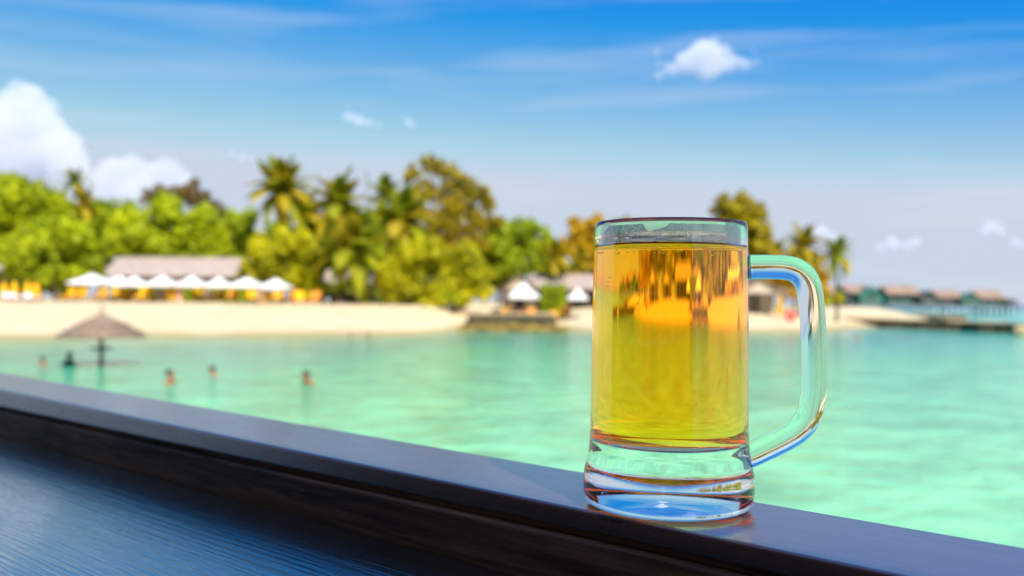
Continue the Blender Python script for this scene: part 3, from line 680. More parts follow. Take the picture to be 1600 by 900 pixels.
broad_tree('broadleaf_tree', 'green tree filling the gap behind the middle palms', 'tree', [(440, 385, 45, 40), (490, 370, 40, 36), (540, 370, 45, 36), (590, 365, 40, 36), (620, 390, 45, 40), (500, 410, 60, 40), (570, 420, 60, 40), (545, 350, 30, 22), (475, 352, 26, 24), (605, 345, 26, 24)], 108, LG_mid, 17, leaf=.55, group=gt)
broad_tree('broadleaf_tree', 'leafy lime green tree before the tall palm, closing the row of white parasols', 'tree', [(420, 395, 38, 34), (455, 385, 38, 32), (485, 405, 30, 34), (400, 420, 30, 26), (440, 432, 42, 26), (480, 440, 32, 26), (395, 440, 18, 18)], 84, LG_lime, 18, leaf=.38, group=gt)
broad_tree('casuarina_tree', 'tall olive brown feathery tree, the highest on the skyline', 'tree', [(642, 272, 17, 16), (668, 258, 20, 15), (695, 268, 24, 18), (722, 285, 24, 18), (748, 298, 22, 18), (766, 322, 16, 20), (662, 295, 18, 18), (690, 300, 24, 20), (722, 318, 30, 22), (745, 350, 30, 24), (695, 340, 34, 26), (660, 335, 20, 22), (720, 372, 42, 28), (775, 345, 12, 14), (670, 370, 30, 26)], 100, LG_olive, 19, leaf=.46, dens=.62, feather=True, base=712)
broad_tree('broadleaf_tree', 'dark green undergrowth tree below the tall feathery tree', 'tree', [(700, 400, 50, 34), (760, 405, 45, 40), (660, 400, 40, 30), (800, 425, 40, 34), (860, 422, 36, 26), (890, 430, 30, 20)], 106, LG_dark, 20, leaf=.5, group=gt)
broad_tree('broadleaf_tree', 'round topped green tree left of the small hut with the pale gable', 'tree', [(785, 370, 32, 30), (815, 362, 30, 26), (838, 380, 28, 32), (800, 400, 45, 34), (850, 410, 25, 30)], 102, LG_mid, 21, leaf=.45, group=gt)
broad_tree('rounded_bush', 'big rounded olive lime bush standing on the sand left of the stone revetment', 'bush', [(630, 415, 45, 38), (675, 400, 45, 34), (720, 415, 42, 38), (745, 440, 30, 36), (610, 440, 35, 36), (660, 445, 55, 34), (715, 455, 50, 26)], 84, LG_lime, 22, leaf=.34, shrub=True)
broad_tree('broadleaf_tree', 'golden orange tree just left of the mug', 'tree', [(905, 362, 25, 26), (935, 360, 30, 28), (915, 392, 35, 28), (955, 380, 30, 30), (895, 385, 20, 25)], 108, LG_orange, 23, leaf=.45, group=gt)
broad_tree('broadleaf_tree', 'tree behind the mug whose tip shows over the rim at the left', 'tree', [(970, 352, 16, 20), (985, 380, 34, 34), (1020, 395, 36, 34), (1050, 405, 34, 30), (1000, 420, 50, 26)], 112, LG_olive, 24, leaf=.5, group=gt)
broad_tree('broadleaf_tree', 'green tree rising behind the right rim of the mug', 'tree', [(1130, 325, 26, 24), (1160, 328, 28, 26), (1185, 350, 24, 30), (1145, 360, 38, 34), (1180, 385, 30, 30), (1130, 400, 40, 34)], 104, LG_olive, 25, leaf=.48, group=gt)
broad_tree('broadleaf_tree', 'golden green tree hidden behind the beer in the mug', 'tree', [(1070, 390, 34, 34), (1100, 410, 30, 30), (1060, 425, 44, 26)], 106, LG_lime, 26, leaf=.5, group=gt)
broad_tree('broadleaf_tree', 'dark gold tree behind the mug handle', 'tree', [(1205, 410, 24, 26), (1235, 425, 28, 26), (1262, 430, 26, 26), (1285, 440, 16, 18), (1220, 440, 40, 18)], 110, LG_orange, 27, leaf=.45, group=gt)
broad_tree('broadleaf_tree', 'wide low green tree behind the huts, spread behind the mug', 'tree', [(1030, 425, 40, 26), (1085, 418, 40, 30), (1140, 428, 40, 26), (1185, 425, 36, 28), (985, 428, 36, 24), (945, 425, 34, 24)], 116, LG_mid, 28, leaf=.5, group=gt)
# palms
palm('small dark palm poking above the tree line at the far left', 117, 285, 30, 112, 31, 'g', 14, tr=.14)
palm('yellowing palm among the left trees', 130, 325, 36, 101, 32, 'y', 14)
palm('tall palm with a full shaggy crown, tallest of the left group', 440, 302, 60, 98, 33, 'm', 32)
palm('palm second from the tall shaggy one, with one upright frond', 530, 325, 62, 100, 34, 'm', 24)
palm('small dark palm top beside the thin mast', 602, 310, 40, 116, 35, 'g', 18)
palm('palm with dark drooping fronds left of the tall feathery tree', 628, 352, 64, 94, 36, 'm', 26)
palm('large palm in front with widely spread fronds over the sand', 553, 397, 70, 82, 37, 'm', 26)
palm('thin palm between the tall shaggy palm and the leafy lime tree', 482, 338, 48, 108, 38, 'm', 18)
palm('orange yellow palm beside the hut with the pale gable', 868, 405, 36, 92, 39, 'y', 18)
palm('orange palm low behind the long hut roof', 905, 412, 30, 98, 40, 'y', 16)
palm('green gold palm right of the mug handle top', 1256, 388, 42, 100, 41, 'y', 24, tr=.18)
palm('palm at the right end of the trees, its bare trunk showing', 1307, 397, 34, 98, 42, 'm', 22, base=1308, tr=.16)
palm('small palm over the handle of the mug', 1215, 395, 28, 112, 43, 'm', 14)
# shrubs
broad_tree('shrub', 'bright green small shrub at the foot of the rounded olive bush', 'shrub', [(697, 464, 14, 9), (712, 465, 12, 8)], 81, LG_bright, 51, leaf=.25, shrub=True)
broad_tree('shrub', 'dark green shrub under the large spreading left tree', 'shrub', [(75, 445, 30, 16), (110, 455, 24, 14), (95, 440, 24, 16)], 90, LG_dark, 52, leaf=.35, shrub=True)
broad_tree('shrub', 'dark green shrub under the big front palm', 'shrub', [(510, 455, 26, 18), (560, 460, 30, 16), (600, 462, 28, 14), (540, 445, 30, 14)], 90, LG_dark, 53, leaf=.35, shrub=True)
broad_tree('shrub', 'yellow green shrub right of the mug under the end palm', 'shrub', [(1297, 470, 14, 9), (1310, 466, 10, 10)], 97, LG_lime, 54, leaf=.25, shrub=True)
broad_tree('shrub', 'golden shrub between the mug handle and the end palm', 'shrub', [(1262, 455, 22, 16), (1285, 458, 16, 14), (1240, 462, 16, 10)], 96, LG_orange, 56, leaf=.3, shrub=True)
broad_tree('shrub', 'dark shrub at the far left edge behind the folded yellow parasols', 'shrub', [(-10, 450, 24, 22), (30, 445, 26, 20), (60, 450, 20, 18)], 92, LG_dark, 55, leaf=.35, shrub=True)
# clipped hedge behind the parasols
def hedge(label, px0, px1, py0, py1, Y, leafm, seed):
    rng = random.Random(seed); a = P(px0, py0, Y); c = P(px1, py1, Y); gz = ground_z((a.x + c.x) / 2, Y)
    root = empty('hedge', ((a.x + c.x) / 2, Y, gz), label, 'hedge'); w = abs(c.x - a.x) / 2; h = a.z - gz; mb = MB()
    for i in range(int(w * 2 * h * 130)):
        x = rng.uniform(-w, w); z = rng.uniform(0.05, h); y = rng.choice([-.5, .5]) * rng.uniform(.7, 1.1)
        if rng.random() < .3: z = h * rng.uniform(.92, 1.08); y = rng.uniform(-.5, .5)
        leaf_quad(mb, Vector((x, y, z)), (Vector((0, -.7 if y < 0 else .7, .4)) + rnd_dir(rng) * .7).normalized(), rng.uniform(.16, .3), rng)
    mb.build('foliage', leafm, root)
    st = MB()
    for i in range(int(w * 2)):
        x = -w + i + .5; st.tube([(x, 0, -.1), (x + rng.uniform(-.2, .2), rng.uniform(-.1, .1), h * .85)], [.03, .012], 5)
    st.build('stems', M_bark, root)
hedge('clipped green hedge behind the row of white parasols', 176, 395, 447, 460, 84, LG_mid, 61)
hedge('green hedge beside the long hut left of the mug', 845, 884, 449, 465, 85, LG_mid, 62)

# ------------------------------------------------------------------ thin mast
mp_ = P(572, 470, 112); g0 = ground_z(mp_.x, 112)
ms = empty('antenna_mast', (mp_.x, 112, g0), 'thin grey antenna mast standing up behind the palm trees', 'mast')
tp = P(572, 265, 112).z - g0
MB().tube([(0, 0, -.2), (0, 0, tp * .6), (0, 0, tp)], [.24, .20, .15], 8).build('pole', M_grey, ms)
for q in (.93, .86): MB().box(-.25, .25, -.05, .05, tp * q, tp * q + .25).build('aerial', M_grey, ms)

# ------------------------------------------------------------------ beach buildings
def gable_bits(mb, x0, x1, y0, y1, z0, z1, th=.12, axis='x', over=0.0):
    """a pitched roof slab over a rectangle, ridge along axis"""
    if axis == 'x':
        ym = (y0 + y1) / 2; pr = [(y0 - over, z0), (ym, z1), (y1 + over, z0), (y1 + over, z0 - th), (ym, z1 - th), (y0 - over, z0 - th)]
        vs = [(x0, y, z) for y, z in pr] + [(x1, y, z) for y, z in pr]
    else:
        xm = (x0 + x1) / 2; pr = [(x0 - over, z0), (xm, z1), (x1 + over, z0), (x1 + over, z0 - th), (xm, z1 - th), (x0 - over, z0 - th)]
        vs = [(x, y0, z) for x, z in pr] + [(x, y1, z) for x, z in pr]
    n = 6
    mb.add(vs, [(i, (i + 1) % n, (i + 1) % n + n, i + n) for i in range(n)] + [(0, 5, 4, 1), (1, 4, 3, 2), (6, 7, 10, 11), (7, 8, 9, 10)])
    return mb
def long_house(name, label, px0, px1, py_ridge, py_eave, Y, roofm, wallm, depth=7, posts=6, rz=0.0, cat='building', door=None):
    a = P(px0, py_ridge, Y); c = P(px1, py_ridge, Y); xm = (a.x + c.x) / 2; w = (c.x - a.x) / 2; gz = ground_z(xm, Y)
    zr = P((px0 + px1) / 2, py_ridge, Y + depth / 2).z - gz; ze = P((px0 + px1) / 2, py_eave, Y).z - gz
    root = empty(name, (xm, Y, gz), label, cat, rz=rz)
    ro = gable_bits(MB(), -w, w, 0, depth, ze, zr, .15, over=.5).build('roof', roofm, root)
    MB().tube([(-w, depth / 2, zr + .02), (w, depth / 2, zr + .02)], .12, 6).build('ridge_cap', roofm, ro)
    for i in range(int(w)):
        x = -w + .5 + i * 2.0
        if x < w: MB().box(x - .03, x + .03, 0, .06, 0, .06).build('rafter_end', M_post, ro, loc=(0, -.47, ze - .21))
    MB().box(-w + .5, w - .5, depth * .45, depth - .3, 0, ze - .02).build('wall', wallm, root)
    for i in range(posts):
        x = -w + .4 + (2 * w - .8) * i / (posts - 1)
        MB().box(x - .1, x + .1, .05, .25, 0, ze - .1).build('post', M_post, root)
    for i in range(posts - 1):
        x = -w + .4 + (2 * w - .8) * (i + .5) / (posts - 1)
        fr = MB().box(x - .75, x + .75, depth * .45 - .05, depth * .45 - .01, .1, ze * .82).build('doorway', M_darkin, root)
        MB().box(x - .03, x + .03, depth * .45 - .09, depth * .45 - .055, .1, ze * .82).build('frame', M_post, fr)
    return root
long_house('beach_bar_house', 'long low building with a weathered shingle roof behind the white parasols', 156, 392, 404, 430, 88, M_roof, M_wall, posts=8, rz=math.radians(-3))
long_house('beach_bar_house', 'low building with a pinkish roof half hidden behind the front palm', 500, 585, 424, 441, 96, M_roof, M_wall, posts=4)
long_house('beach_bar_house', 'long hut with a grey pink roof running behind the mug', 830, 1010, 431, 450, 90, M_roof, M_wall, posts=7)
long_house('beach_bar_house', 'grey roofed building cut off by the left edge of the picture', -110, 10, 398, 420, 98, M_roof, M_darkin, posts=5)
# hut with a pale gable facing the water
def gable_hut(name, label, px0, px1, py_peak, py_eave, Y, roofm, depth=5, wallm=None):
    a = P(px0, py_eave, Y); c = P(px1, py_eave, Y); xm = (a.x + c.x) / 2; w = (c.x - a.x) / 2; gz = ground_z(xm, Y)
    zr = P((px0 + px1) / 2, py_peak, Y).z - gz; ze = a.z - gz
    root = empty(name, (xm, Y, gz), label, 'hut')
    gable_bits(MB(), -w, w, -.3, depth, ze, zr, .14, 'y', .15).build('roof', roofm, root)
    MB().add([(-w + .2, .05, ze - .02), (w - .2, .05, ze - .02), (0, .05, zr - .2), (-w + .2, .2, ze - .02), (w - .2, .2, ze - .02), (0, .2, zr - .2)], [(0, 1, 2), (5, 4, 3), (0, 3, 4, 1), (1, 4, 5, 2), (2, 5, 3, 0)]).build('gable_board', wallm or M_wall, root)
    MB().box(-w + .3, w - .3, depth * .5, depth - .2, 0, ze - .03).build('wall', M_wall, root)
    for x in (-w + .25, -w * .3, w * .3, w - .25): MB().box(x - .09, x + .09, 0, .18, 0, ze - .02).build('post', M_post, root)
    d = MB().box(-.5, .5, depth * .5 - .06, depth * .5 - .01, 0, min(2.0, ze * .9)).build('door', M_darkin, root); MB().tube([(.38, depth * .5 - .1, 1.0), (.38, depth * .5 - .1, 1.15)], .025, 6).build('handle', M_grey, d)
    return root
gable_hut('beach_hut', 'small hut with a pale thatched gable facing the water', 782, 842, 428, 452, 87, M_thatch)
h2 = gable_hut('beach_hut', 'tan thatched hut seen inside the handle of the mug', 1150, 1226, 434, 457, 92, M_thatch)
gable_hut('beach_hut', 'thatched hut hidden behind the beer in the mug', 1040, 1110, 436, 456, 94, M_thatch)

# ------------------------------------------------------------------ parasols on the sand
def canopy_square(w, h, val, th=.02):
    mb = MB(); r = w / 2; n = 4; vs = []; 
    cor = [(-r, -r), (r, -r), (r, r), (-r, r)]; ap = Vector((0, 0, h))
    # each side is sagged in two steps
    ring = []
    for t_, zz in ((0.06, .97), (.5, .45), (1.0, 0.0)):
        rr_ = []
        for i in range(4):
            a = Vector((*cor[i], 0)); b_ = Vector((*cor[(i + 1) % 4], 0))
            for q in range(4):
                u = q / 4; p = a.lerp(b_, u) * t_
                sag = -.05 * h * math.sin(math.pi * u) * t_
                rr_.append(Vector((p.x, p.y, h * zz + sag)))
        ring.append(rr_)
    vb_ = [Vector((p.x, p.y, p.z - val)) for p in ring[-1]]; ring.append(vb_)
    N_ = 16; base = 0
    for rg in ring: vs.extend(rg)
    vs.append(ap); fs = []
    for j in range(len(ring) - 1):
        for i in range(N_): fs.append((j * N_ + i, (j + 1) * N_ + i, (j + 1) * N_ + (i + 1) % N_, j * N_ + (i + 1) % N_))
    for i in range(N_): fs.append((len(vs) - 1, i, (i + 1) % N_))
    mb.add(vs, fs); return mb
def make_parasol(label):
    root = empty('beach_parasol', (0, 0, 0), label, 'parasol', 'open white parasols on the sand')
    c = canopy_square(2.6, .72, .14).build('canopy', M_white, root, loc=(0, 0, 1.62))
    so = c.modifiers.new('cloth', 'SOLIDIFY'); so.thickness = .012
    MB().lathe([(0, .12), (.05, .08), (.06, 0), (.02, -.04)], 10).build('finial', M_white, root, loc=(0, 0, 2.36))
    MB().tube([(0, 0, 0), (0, 0, 2.36)], .028, 8).build('pole', M_post, root)
    for i in range(4):
        a = math.pi / 4 + i * math.pi / 2
        MB().tube([(0, 0, 2.3), (1.25 * math.cos(a) * 1.38, 1.25 * math.sin(a) * 1.38, 1.64)], .014, 5).build('rib', M_post, root)
    MB().lathe([(.26, 0), (.26, .05), (.06, .09), (.05, .25), (0, .25)], 16).build('base', M_stone_t, root)
    return root
pars = [(144, 425.5, 55, 'leftmost'), (187, 430, 46, 'second from the left'), (210, 430.5, 44, 'third from the left, overlapping the second'), (254, 429.5, 46, 'fourth from the left'), (300, 430, 44, 'fifth from the left'), (342, 431.5, 40, 'sixth from the left, the narrowest'), (386, 431.5, 50, 'seventh from the left, before the lime tree'), (431, 433.5, 46, 'last on the right, standing alone')]
P0 = None; parpos = []
for i, (px, py, w, lab) in enumerate(pars):
    lb = 'open white parasol in the beach row, ' + lab
    if P0 is None: o = P0 = make_parasol(lb)
    else: o = copy_tree(P0); o['label'] = lb
    Y = 77 + (i % 3) * .8 - (.8 if i == 0 else 0)
    q = P(px, 470, Y); gz = ground_z(q.x, Y); top = P(px, py, Y).z
    s = (top - gz) / 2.46; sw = w * Y / FPX / 2.66
    o.location = (q.x, Y, gz); o.scale = (sw, sw, s); o.rotation_euler[2] = random.uniform(-.12, .12)
    parpos.append((q.x, Y, gz))
for (px, py, w, Y, lab) in ((819, 438, 46, 80, 'open white parasol before the hut with the pale gable'), (903, 448, 32, 82, 'open white parasol at the left edge of the mug')):
    o = copy_tree(P0); o['label'] = lab; q = P(px, 470, Y); gz = ground_z(q.x, Y); top = P(px, py, Y).z
    o.location = (q.x, Y, gz); o.scale = (w * Y / FPX / 2.66,) * 2 + ((top - gz) / 2.46,)
# folded yellow parasols
def make_folded(label):
    root = empty('folded_parasol', (0, 0, 0), label, 'parasol', 'folded yellow parasols at the left')
    prof = [(0, 1.75), (.05, 1.70), (.14, 1.45), (.25, 1.0), (.31, .6), (.33, .38), (.28, .32), (.05, .34)]
    mb = MB(); mb.lathe(prof, 16)
    mb.v = [(x * (1 + .12 * math.cos(8 * math.atan2(y, x))), y * (1 + .12 * math.cos(8 * math.atan2(y, x))), z) for x, y, z in mb.v]
    mb.build('canopy', M_yellow, root, smooth=True)
    MB().lathe([(.29, 0), (.315, .035), (.29, .07)], 14).build('tie_strap', M_orange, root, loc=(0, 0, .78))
    MB().tube([(0, 0, 0), (0, 0, 1.85)], .03, 8).build('pole', M_post, root)
    MB().lathe([(.25, 0), (.25, .06), (.05, .1), (0, .1)], 14).build('base', M_stone_t, root)
    return root
F0 = None
for i, (px, py, lab) in enumerate(((6, 439, 'leftmost of four, at the picture edge'), (22, 437, 'second from the left'), (43, 437, 'third from the left'), (56, 438, 'rightmost of the four'))):
    lb = 'folded yellow parasol, ' + lab
    if F0 is None: o = F0 = make_folded(lb)
    else: o = copy_tree(F0); o['label'] = lb
    Y = 76 + (i % 2) * 1.2; q = P(px, 470, Y); gz = ground_z(q.x, Y); s = (P(px, py, Y).z - gz) / 1.85
    o.location = (q.x, Y, gz); o.scale = (1.12, 1.12, s)

# ------------------------------------------------------------------ lounge chairs under the parasols
def make_chair(label, cm):
    root = empty('beach_chair', (0, 0, 0), label, 'chair', 'cushioned chairs under the parasols')
    for x in (-.36, .36):
        for y in (-.38, .36):
            MB().box(x - .03, x + .03, y - .03, y + .03, 0, .3 if y < 0 else .55).build('leg', M_teak, root)
        MB().box(x - .035, x + .035, -.42, .42, .52, .56).build('armrest', M_teak, root)
    MB().box(-.40, .40, -.42, .42, .24, .30).build('seat_frame', M_teak, root)
    MB().box(-.34, .34, -.44, .34, .302, .44).build('seat_cushion', cm, root, bevel=.04)
    Mx = Matrix.Translation((0, .32, .40)) @ Matrix.Rotation(-.28, 4, 'X')
    MB().box(-.37, .37, -.07, .09, 0, .66, M=Mx).build('back_cushion', cm, root, bevel=.05)
    MB().box(-.37, .37, .095, .13, 0, .62, M=Mx).build('back_frame', M_teak, root)
    return root
CH = {'y': None, 'o': None, 'p': None}; cmats = {'y': M_yellow, 'o': M_orange, 'p': M_pinkc}; cn_ = {'y': 'yellow', 'o': 'orange', 'p': 'pale pink'}
chairs = [(105, 'y', 'alone on the sand left of the first white parasol', 79), (122, 'y', 'at the left side under the first white parasol', 79), (154, 'y', 'at the right side under the first white parasol', 79.5),
          (176, 'y', 'under the second white parasol, left side', 79.5), (190, 'y', 'under the second white parasol, middle', 78.5), (200, 'o', 'between the second and third white parasols', 79.5),
          (222, 'y', 'largest, in front under the third white parasol', 76.5), (229, 'o', 'behind the large yellow one under the third white parasol', 79), (251, 'p', 'under the fourth white parasol', 78), (268, 'y', 'low at the right under the fourth white parasol', 77),
          (308, 'y', 'under the fifth white parasol', 79), (322, 'p', 'just right of the fifth white parasol', 79), (340, 'o', 'under the sixth white parasol', 79.5), (363, 'o', 'left under the seventh white parasol', 77.5), (393, 'y', 'right under the seventh white parasol', 79),
          (413, 'y', 'left under the last white parasol of the row', 77.5), (431, 'y', 'behind under the last white parasol of the row', 80.5), (452, 'o', 'just right of the last white parasol', 79), (468, 'y', 'right of the whole parasol row', 78.5), (490, 'o', 'farthest right, beside the front palm', 80),
          (791, 'y', 'left under the parasol before the pale gable hut', 82), (832, 'o', 'right under the parasol before the pale gable hut', 83), (862, 'y', 'in front of the long hut by the hedge', 82), (885, 'o', 'left under the parasol at the edge of the mug', 83)]
for i, (px, cc, lab, Y) in enumerate(chairs):
    lb = cn_[cc] + ' cushioned chair ' + lab
    if CH[cc] is None: o = CH[cc] = make_chair(lb, cmats[cc])
    else: o = copy_tree(CH[cc]); o['label'] = lb
    q = P(px, 470, Y); o.location = (q.x, Y, ground_z(q.x, Y) - .01); o.rotation_euler[2] = random.uniform(-.5, .5)
    s = 1.35 if i in (6,) else 1.12; o.scale = (s, s, s)
# low white sun beds by the folded parasols
def make_bed(label):
    root = empty('sun_bed', (0, 0, 0), label, 'sun bed', 'pale sun beds at the left')
    MB().box(-.35, .35, -.95, .95, .22, .28).build('frame', M_teak, root)
    MB().box(-.33, .33, -.93, .40, .282, .38).build('mattress', M_white, root, bevel=.03)
    MB().box(-.33, .33, 0, .1, 0, .62, M=Matrix.Translation((0, .42, .3)) @ Matrix.Rotation(-.9, 4, 'X')).build('backrest', M_white, root, bevel=.03)
    for x in (-.3, .3):
        for y in (-.85, .85): MB().box(x - .03, x + .03, y - .03, y + .03, 0, .22).build('leg', M_teak, root)
    return root
B0 = None
for px, lab in ((18, 'below the two left folded yellow parasols'), (34, 'between the two pairs of folded yellow parasols'), (52, 'below the two right folded yellow parasols')):
    lb = 'pale sun bed on the sand ' + lab
    if B0 is None: o = B0 = make_bed(lb)
    else: o = copy_tree(B0); o['label'] = lb
    q = P(px, 470, 73.5); o.location = (q.x, 73.5, ground_z(q.x, 73.5)); o.rotation_euler[2] = random.uniform(-.2, .2) + 1.2
# cream pillar
q = P(280, 470, 77.6); pil = empty('garden_pillar', (q.x, 77.6, ground_z(q.x, 77.6)), 'pale pink square pillar between the fourth and fifth white parasols', 'pillar')
MB().box(-.22, .22, -.22, .22, 0, 1.35).build('shaft', M_pinkc, pil, bevel=.02); MB().box(-.29, .29, -.29, .29, 1.352, 1.45).build('cap', M_white, pil, bevel=.02); MB().box(-.28, .28, -.28, .28, -.1, .12).build('plinth', M_pinkc, pil, bevel=.02)

# ------------------------------------------------------------------ thatched parasol standing in the lagoon
tq = G(158, 571, 0); k = tq.y / FPX
th = empty('thatched_parasol', (tq.x, tq.y, 0), 'thatched palm leaf parasol on a pole standing in the shallow lagoon', 'thatched parasol')
rim = 65 * k; zc = lambda py: P(158, py, tq.y).z
zr_ = zc(524); zt = zc(491)
prof = [(.06, zt + .06), (.14, zt - .02), (.32, zt - .12), (rim * .42, zr_ + (zt - zr_) * .66), (rim * .66, zr_ + (zt - zr_) * .42), (rim * .86, zr_ + (zt - zr_) * .17), (rim, zr_ - .02), (rim * .97, zr_ - .07), (rim * .5, zr_ + .22), (.06, zt - .25)]
cpy = MB().lathe(prof, 40); rng = random.Random(5)
cpy.v = [(x * (1 + .03 * rng.uniform(-1, 1)), y * (1 + .03 * rng.uniform(-1, 1)), z + .02 * rng.uniform(-1, 1)) for x, y, z in cpy.v]
co_ = cpy.build('canopy', M_thatch, th, smooth=True)
fr = MB()
for lay, (rf, z0, ln, n_) in enumerate(((1.0, zr_ + .0, .17, 170), (.8, zr_ + (zt - zr_) * .22, .24, 140), (.55, zr_ + (zt - zr_) * .5, .26, 100))):
    for i in range(n_):
        a = 2 * math.pi * i / n_ + rng.uniform(-.02, .02); r0 = rim * rf * rng.uniform(.95, 1.0); l2 = ln * rng.uniform(.6, 1.2); t_ = Vector((-math.sin(a), math.cos(a), 0)) * rng.uniform(.02, .04); o_ = Vector((math.cos(a), math.sin(a), 0))
        p = o_ * r0 + Vector((0, 0, z0 + .035)); e = o_ * (r0 + l2 * (.35 if lay == 0 else .85)) + Vector((0, 0, z0 + .03 - l2 * (.75 if lay == 0 else .3)))
        fr.add([p - t_, p + t_, e + t_ * .4, e - t_ * .4, p - t_ + Vector((0, 0, .012))], [(0, 1, 2, 3), (4, 3, 2, 1)])
f_o = fr.build('thatch_fringe', M_thatch, co_); f_o['kind'] = 'stuff'
MB().tube([(0, 0, zt - .1), (0, 0, zc(478) * .5 + zt * .5), (0, 0, zc(476))], [.07, .045, .03], 8).build('finial', M_thatch, th)
MB().tube([(0, 0, -1.2), (0, 0, zt - .05)], [.085, .07], 10).build('pole', M_pole, th)
MB().lathe([(0, zc(546)), (.36, zc(546)), (.37, zc(544.5)), (.36, zc(543)), (0, zc(543))], 24).build('table', M_pole, th)
for i in range(8):
    a = i * math.pi / 4 + .2; MB().tube([(0.07 * math.cos(a), .07 * math.sin(a), zr_ + .05), (rim * .9 * math.cos(a), rim * .9 * math.sin(a), zr_ + .04)], .025, 5).build('rafter', M_pole, th)

# ------------------------------------------------------------------ people
def person(label, loc, rz, skinm, hairm=M_hair, lean=0.0, arms=(0.3, 0.3), bend=(0.3, 0.3), shirt=None, shorts=None, group=None, h=1.7, head_turn=0.0):
    """standing figure: one continuous skinned body, clothes and hair as children; 7.5 heads tall"""
    root = empty('person', loc, label, 'person', group, rz)
    s = h / 1.7
    V = []; E = []; Rd = []
    def v(p, r, par=None):
        V.append(Vector(p) * s); Rd.append((r if isinstance(r, tuple) else (r, r))); i = len(V) - 1
        if par is not None: E.append((par, i))
        return i
    ln = math.sin(lean)
    def T(x, y, z): return (x, y - ln * max(0, z - .9) , z)
    pel = v(T(0, 0, .90), (.15, .105)); wai = v(T(0, 0, 1.07), (.135, .095), pel); che = v(T(0, -.01, 1.25), (.155, .105), wai); sho = v(T(0, .0, 1.38), (.12, .085), che)
    nek = v(T(0, 0, 1.47), (.055, .055), sho); hd0 = v(T(0, -.015, 1.54), (.066, .078), nek); hd1 = v(T(0, -.01, 1.62), (.078, .092), hd0); hd2 = v(T(0, 0, 1.675), (.06, .07), hd1)
    nose = v(T(0, -.105, 1.585), (.014, .014), hd0)
    for sx, ar, be in ((-1, arms[0], bend[0]), (1, arms[1], bend[1])):
        a = v(T(sx * .185, 0, 1.385), .058, sho)
        ex = sx * (.185 + .29 * math.sin(ar)); ez = 1.385 - .29 * math.cos(ar); e = v(T(ex, .0, ez), .042, a)
        a2 = ar + be * .2; wx_ = ex + sx * .24 * math.sin(a2) * math.cos(be); wz_ = ez - .24 * math.cos(a2) * math.cos(be); wy_ = -.24 * math.sin(be)
        w = v(T(wx_, wy_, wz_), .027, e); d = (Vector(T(wx_, wy_, wz_)) - Vector(T(ex, 0, ez))).normalized()
        hnd = Vector(T(wx_, wy_, wz_)) + d * .07; hh = v(hnd, .034, w)
        sd = d.orthogonal().normalized()
        for q, l_ in ((-1.5, .06), (-.5, .075), (.5, .08), (1.5, .065)):
            v(hnd + d * l_ + sd * q * .018, .009, hh)
        v(hnd - d * .01 + sd * .06 + d * .03, .010, hh)
    for sx in (-1, 1):
        hp_ = v((sx * .095, 0, .82), .088, pel); kn = v((sx * .105, -.015, .48), .058, hp_); an = v((sx * .11, .01, .09), .038, kn); v((sx * .12, -.13, .035), .032, an)
    me = bpy.data.meshes.new('body'); me.from_pydata([tuple(x) for x in V], E, [])
    o = bpy.data.objects.new('body_tmp', me); COL.objects.link(o)
    sk = o.modifiers.new('skin', 'SKIN'); sk.use_smooth_shade = True
    for i, r in enumerate(Rd):
        me.skin_vertices[0].data[i].radius = (r[0] * s, r[1] * s)
    me.skin_vertices[0].data[0].use_root = True
    su = o.modifiers.new('sub', 'SUBSURF'); su.levels = 1; su.render_levels = 1
    dg = bpy.context.evaluated_depsgraph_get(); m2 = bpy.data.meshes.new_from_object(o.evaluated_get(dg)); bpy.data.objects.remove(o)
    m2.name = 'body'; m2.materials.clear(); m2.materials.append(skinm)
    bo = link(m2, 'body', root)
    hc = Vector(T(0, 0, 1.635)) * s
    hb = MB().blob((0, 0, 0), .092 * s, .105 * s, .085 * s, 14, 8)
    hb.v = [(x, y + .02 * s, z - (.05 * s if y > .02 * s and z < 0 else 0)) for x, y, z in hb.v]
    hb.build('hair', hairm, bo, smooth=True, loc=hc + Vector((0, .012, .018)) * s)
    eb = MB()
    for sx in (-1, 1): eb.blob((hc.x + sx * .03 * s, hc.y - .078 * s, hc.z - .03 * s), .011 * s, .008 * s, .009 * s, 6, 4)
    eb.build('eyes', hairm, bo)
    if shirt or shorts:
        me_s = m2
        for nm, mm, z0, z1, xm in (('shirt', shirt, .92, 1.42, .26), ('shorts', shorts, .55, .98, .3)):
            if not mm: continue
            cb = MB(); ids = {}
            for pl in me_s.polygons:
                c = pl.center / s
                if z0 < c.z < z1 and abs(c.x) < xm:
                    f = []
                    for vi in pl.vertices:
                        if vi not in ids:
                            ids[vi] = len(cb.v); vv = me_s.vertices[vi]; cb.v.append(tuple(vv.co + vv.normal * .014 * s))
                        f.append(ids[vi])
                    cb.f.append(tuple(f)); cb.m.append(0)
            cb.build(nm, mm, bo, smooth=True)
    return root
def swimmer(label, px, py_w, chin_depth, rz, sk, **kw):
    q = G(px, py_w, 0)
    return person(label, (q.x, q.y, -chin_depth - .05), rz, sk, group='bathers in the lagoon', **kw)
swimmer('bather with bare shoulders at the far left, left of the dark shirted one', 67, 571, 1.36, .6, M_skin2, arms=(.9, .9), bend=(.9, .7))
swimmer('bather in a dark shirt beside the thatched parasol', 108, 570, 1.22, -.4, M_skin, shirt=M_shirt, arms=(.8, .8))
swimmer('bather standing waist deep, nearest the rail on the left', 266, 600, 1.26, 1.3, M_skin2, arms=(.15, .2))
swimmer('bather leaning forward, middle of the three near ones', 347, 587, 1.36, -.9, M_skin, lean=.5, arms=(1.1, 1.3))
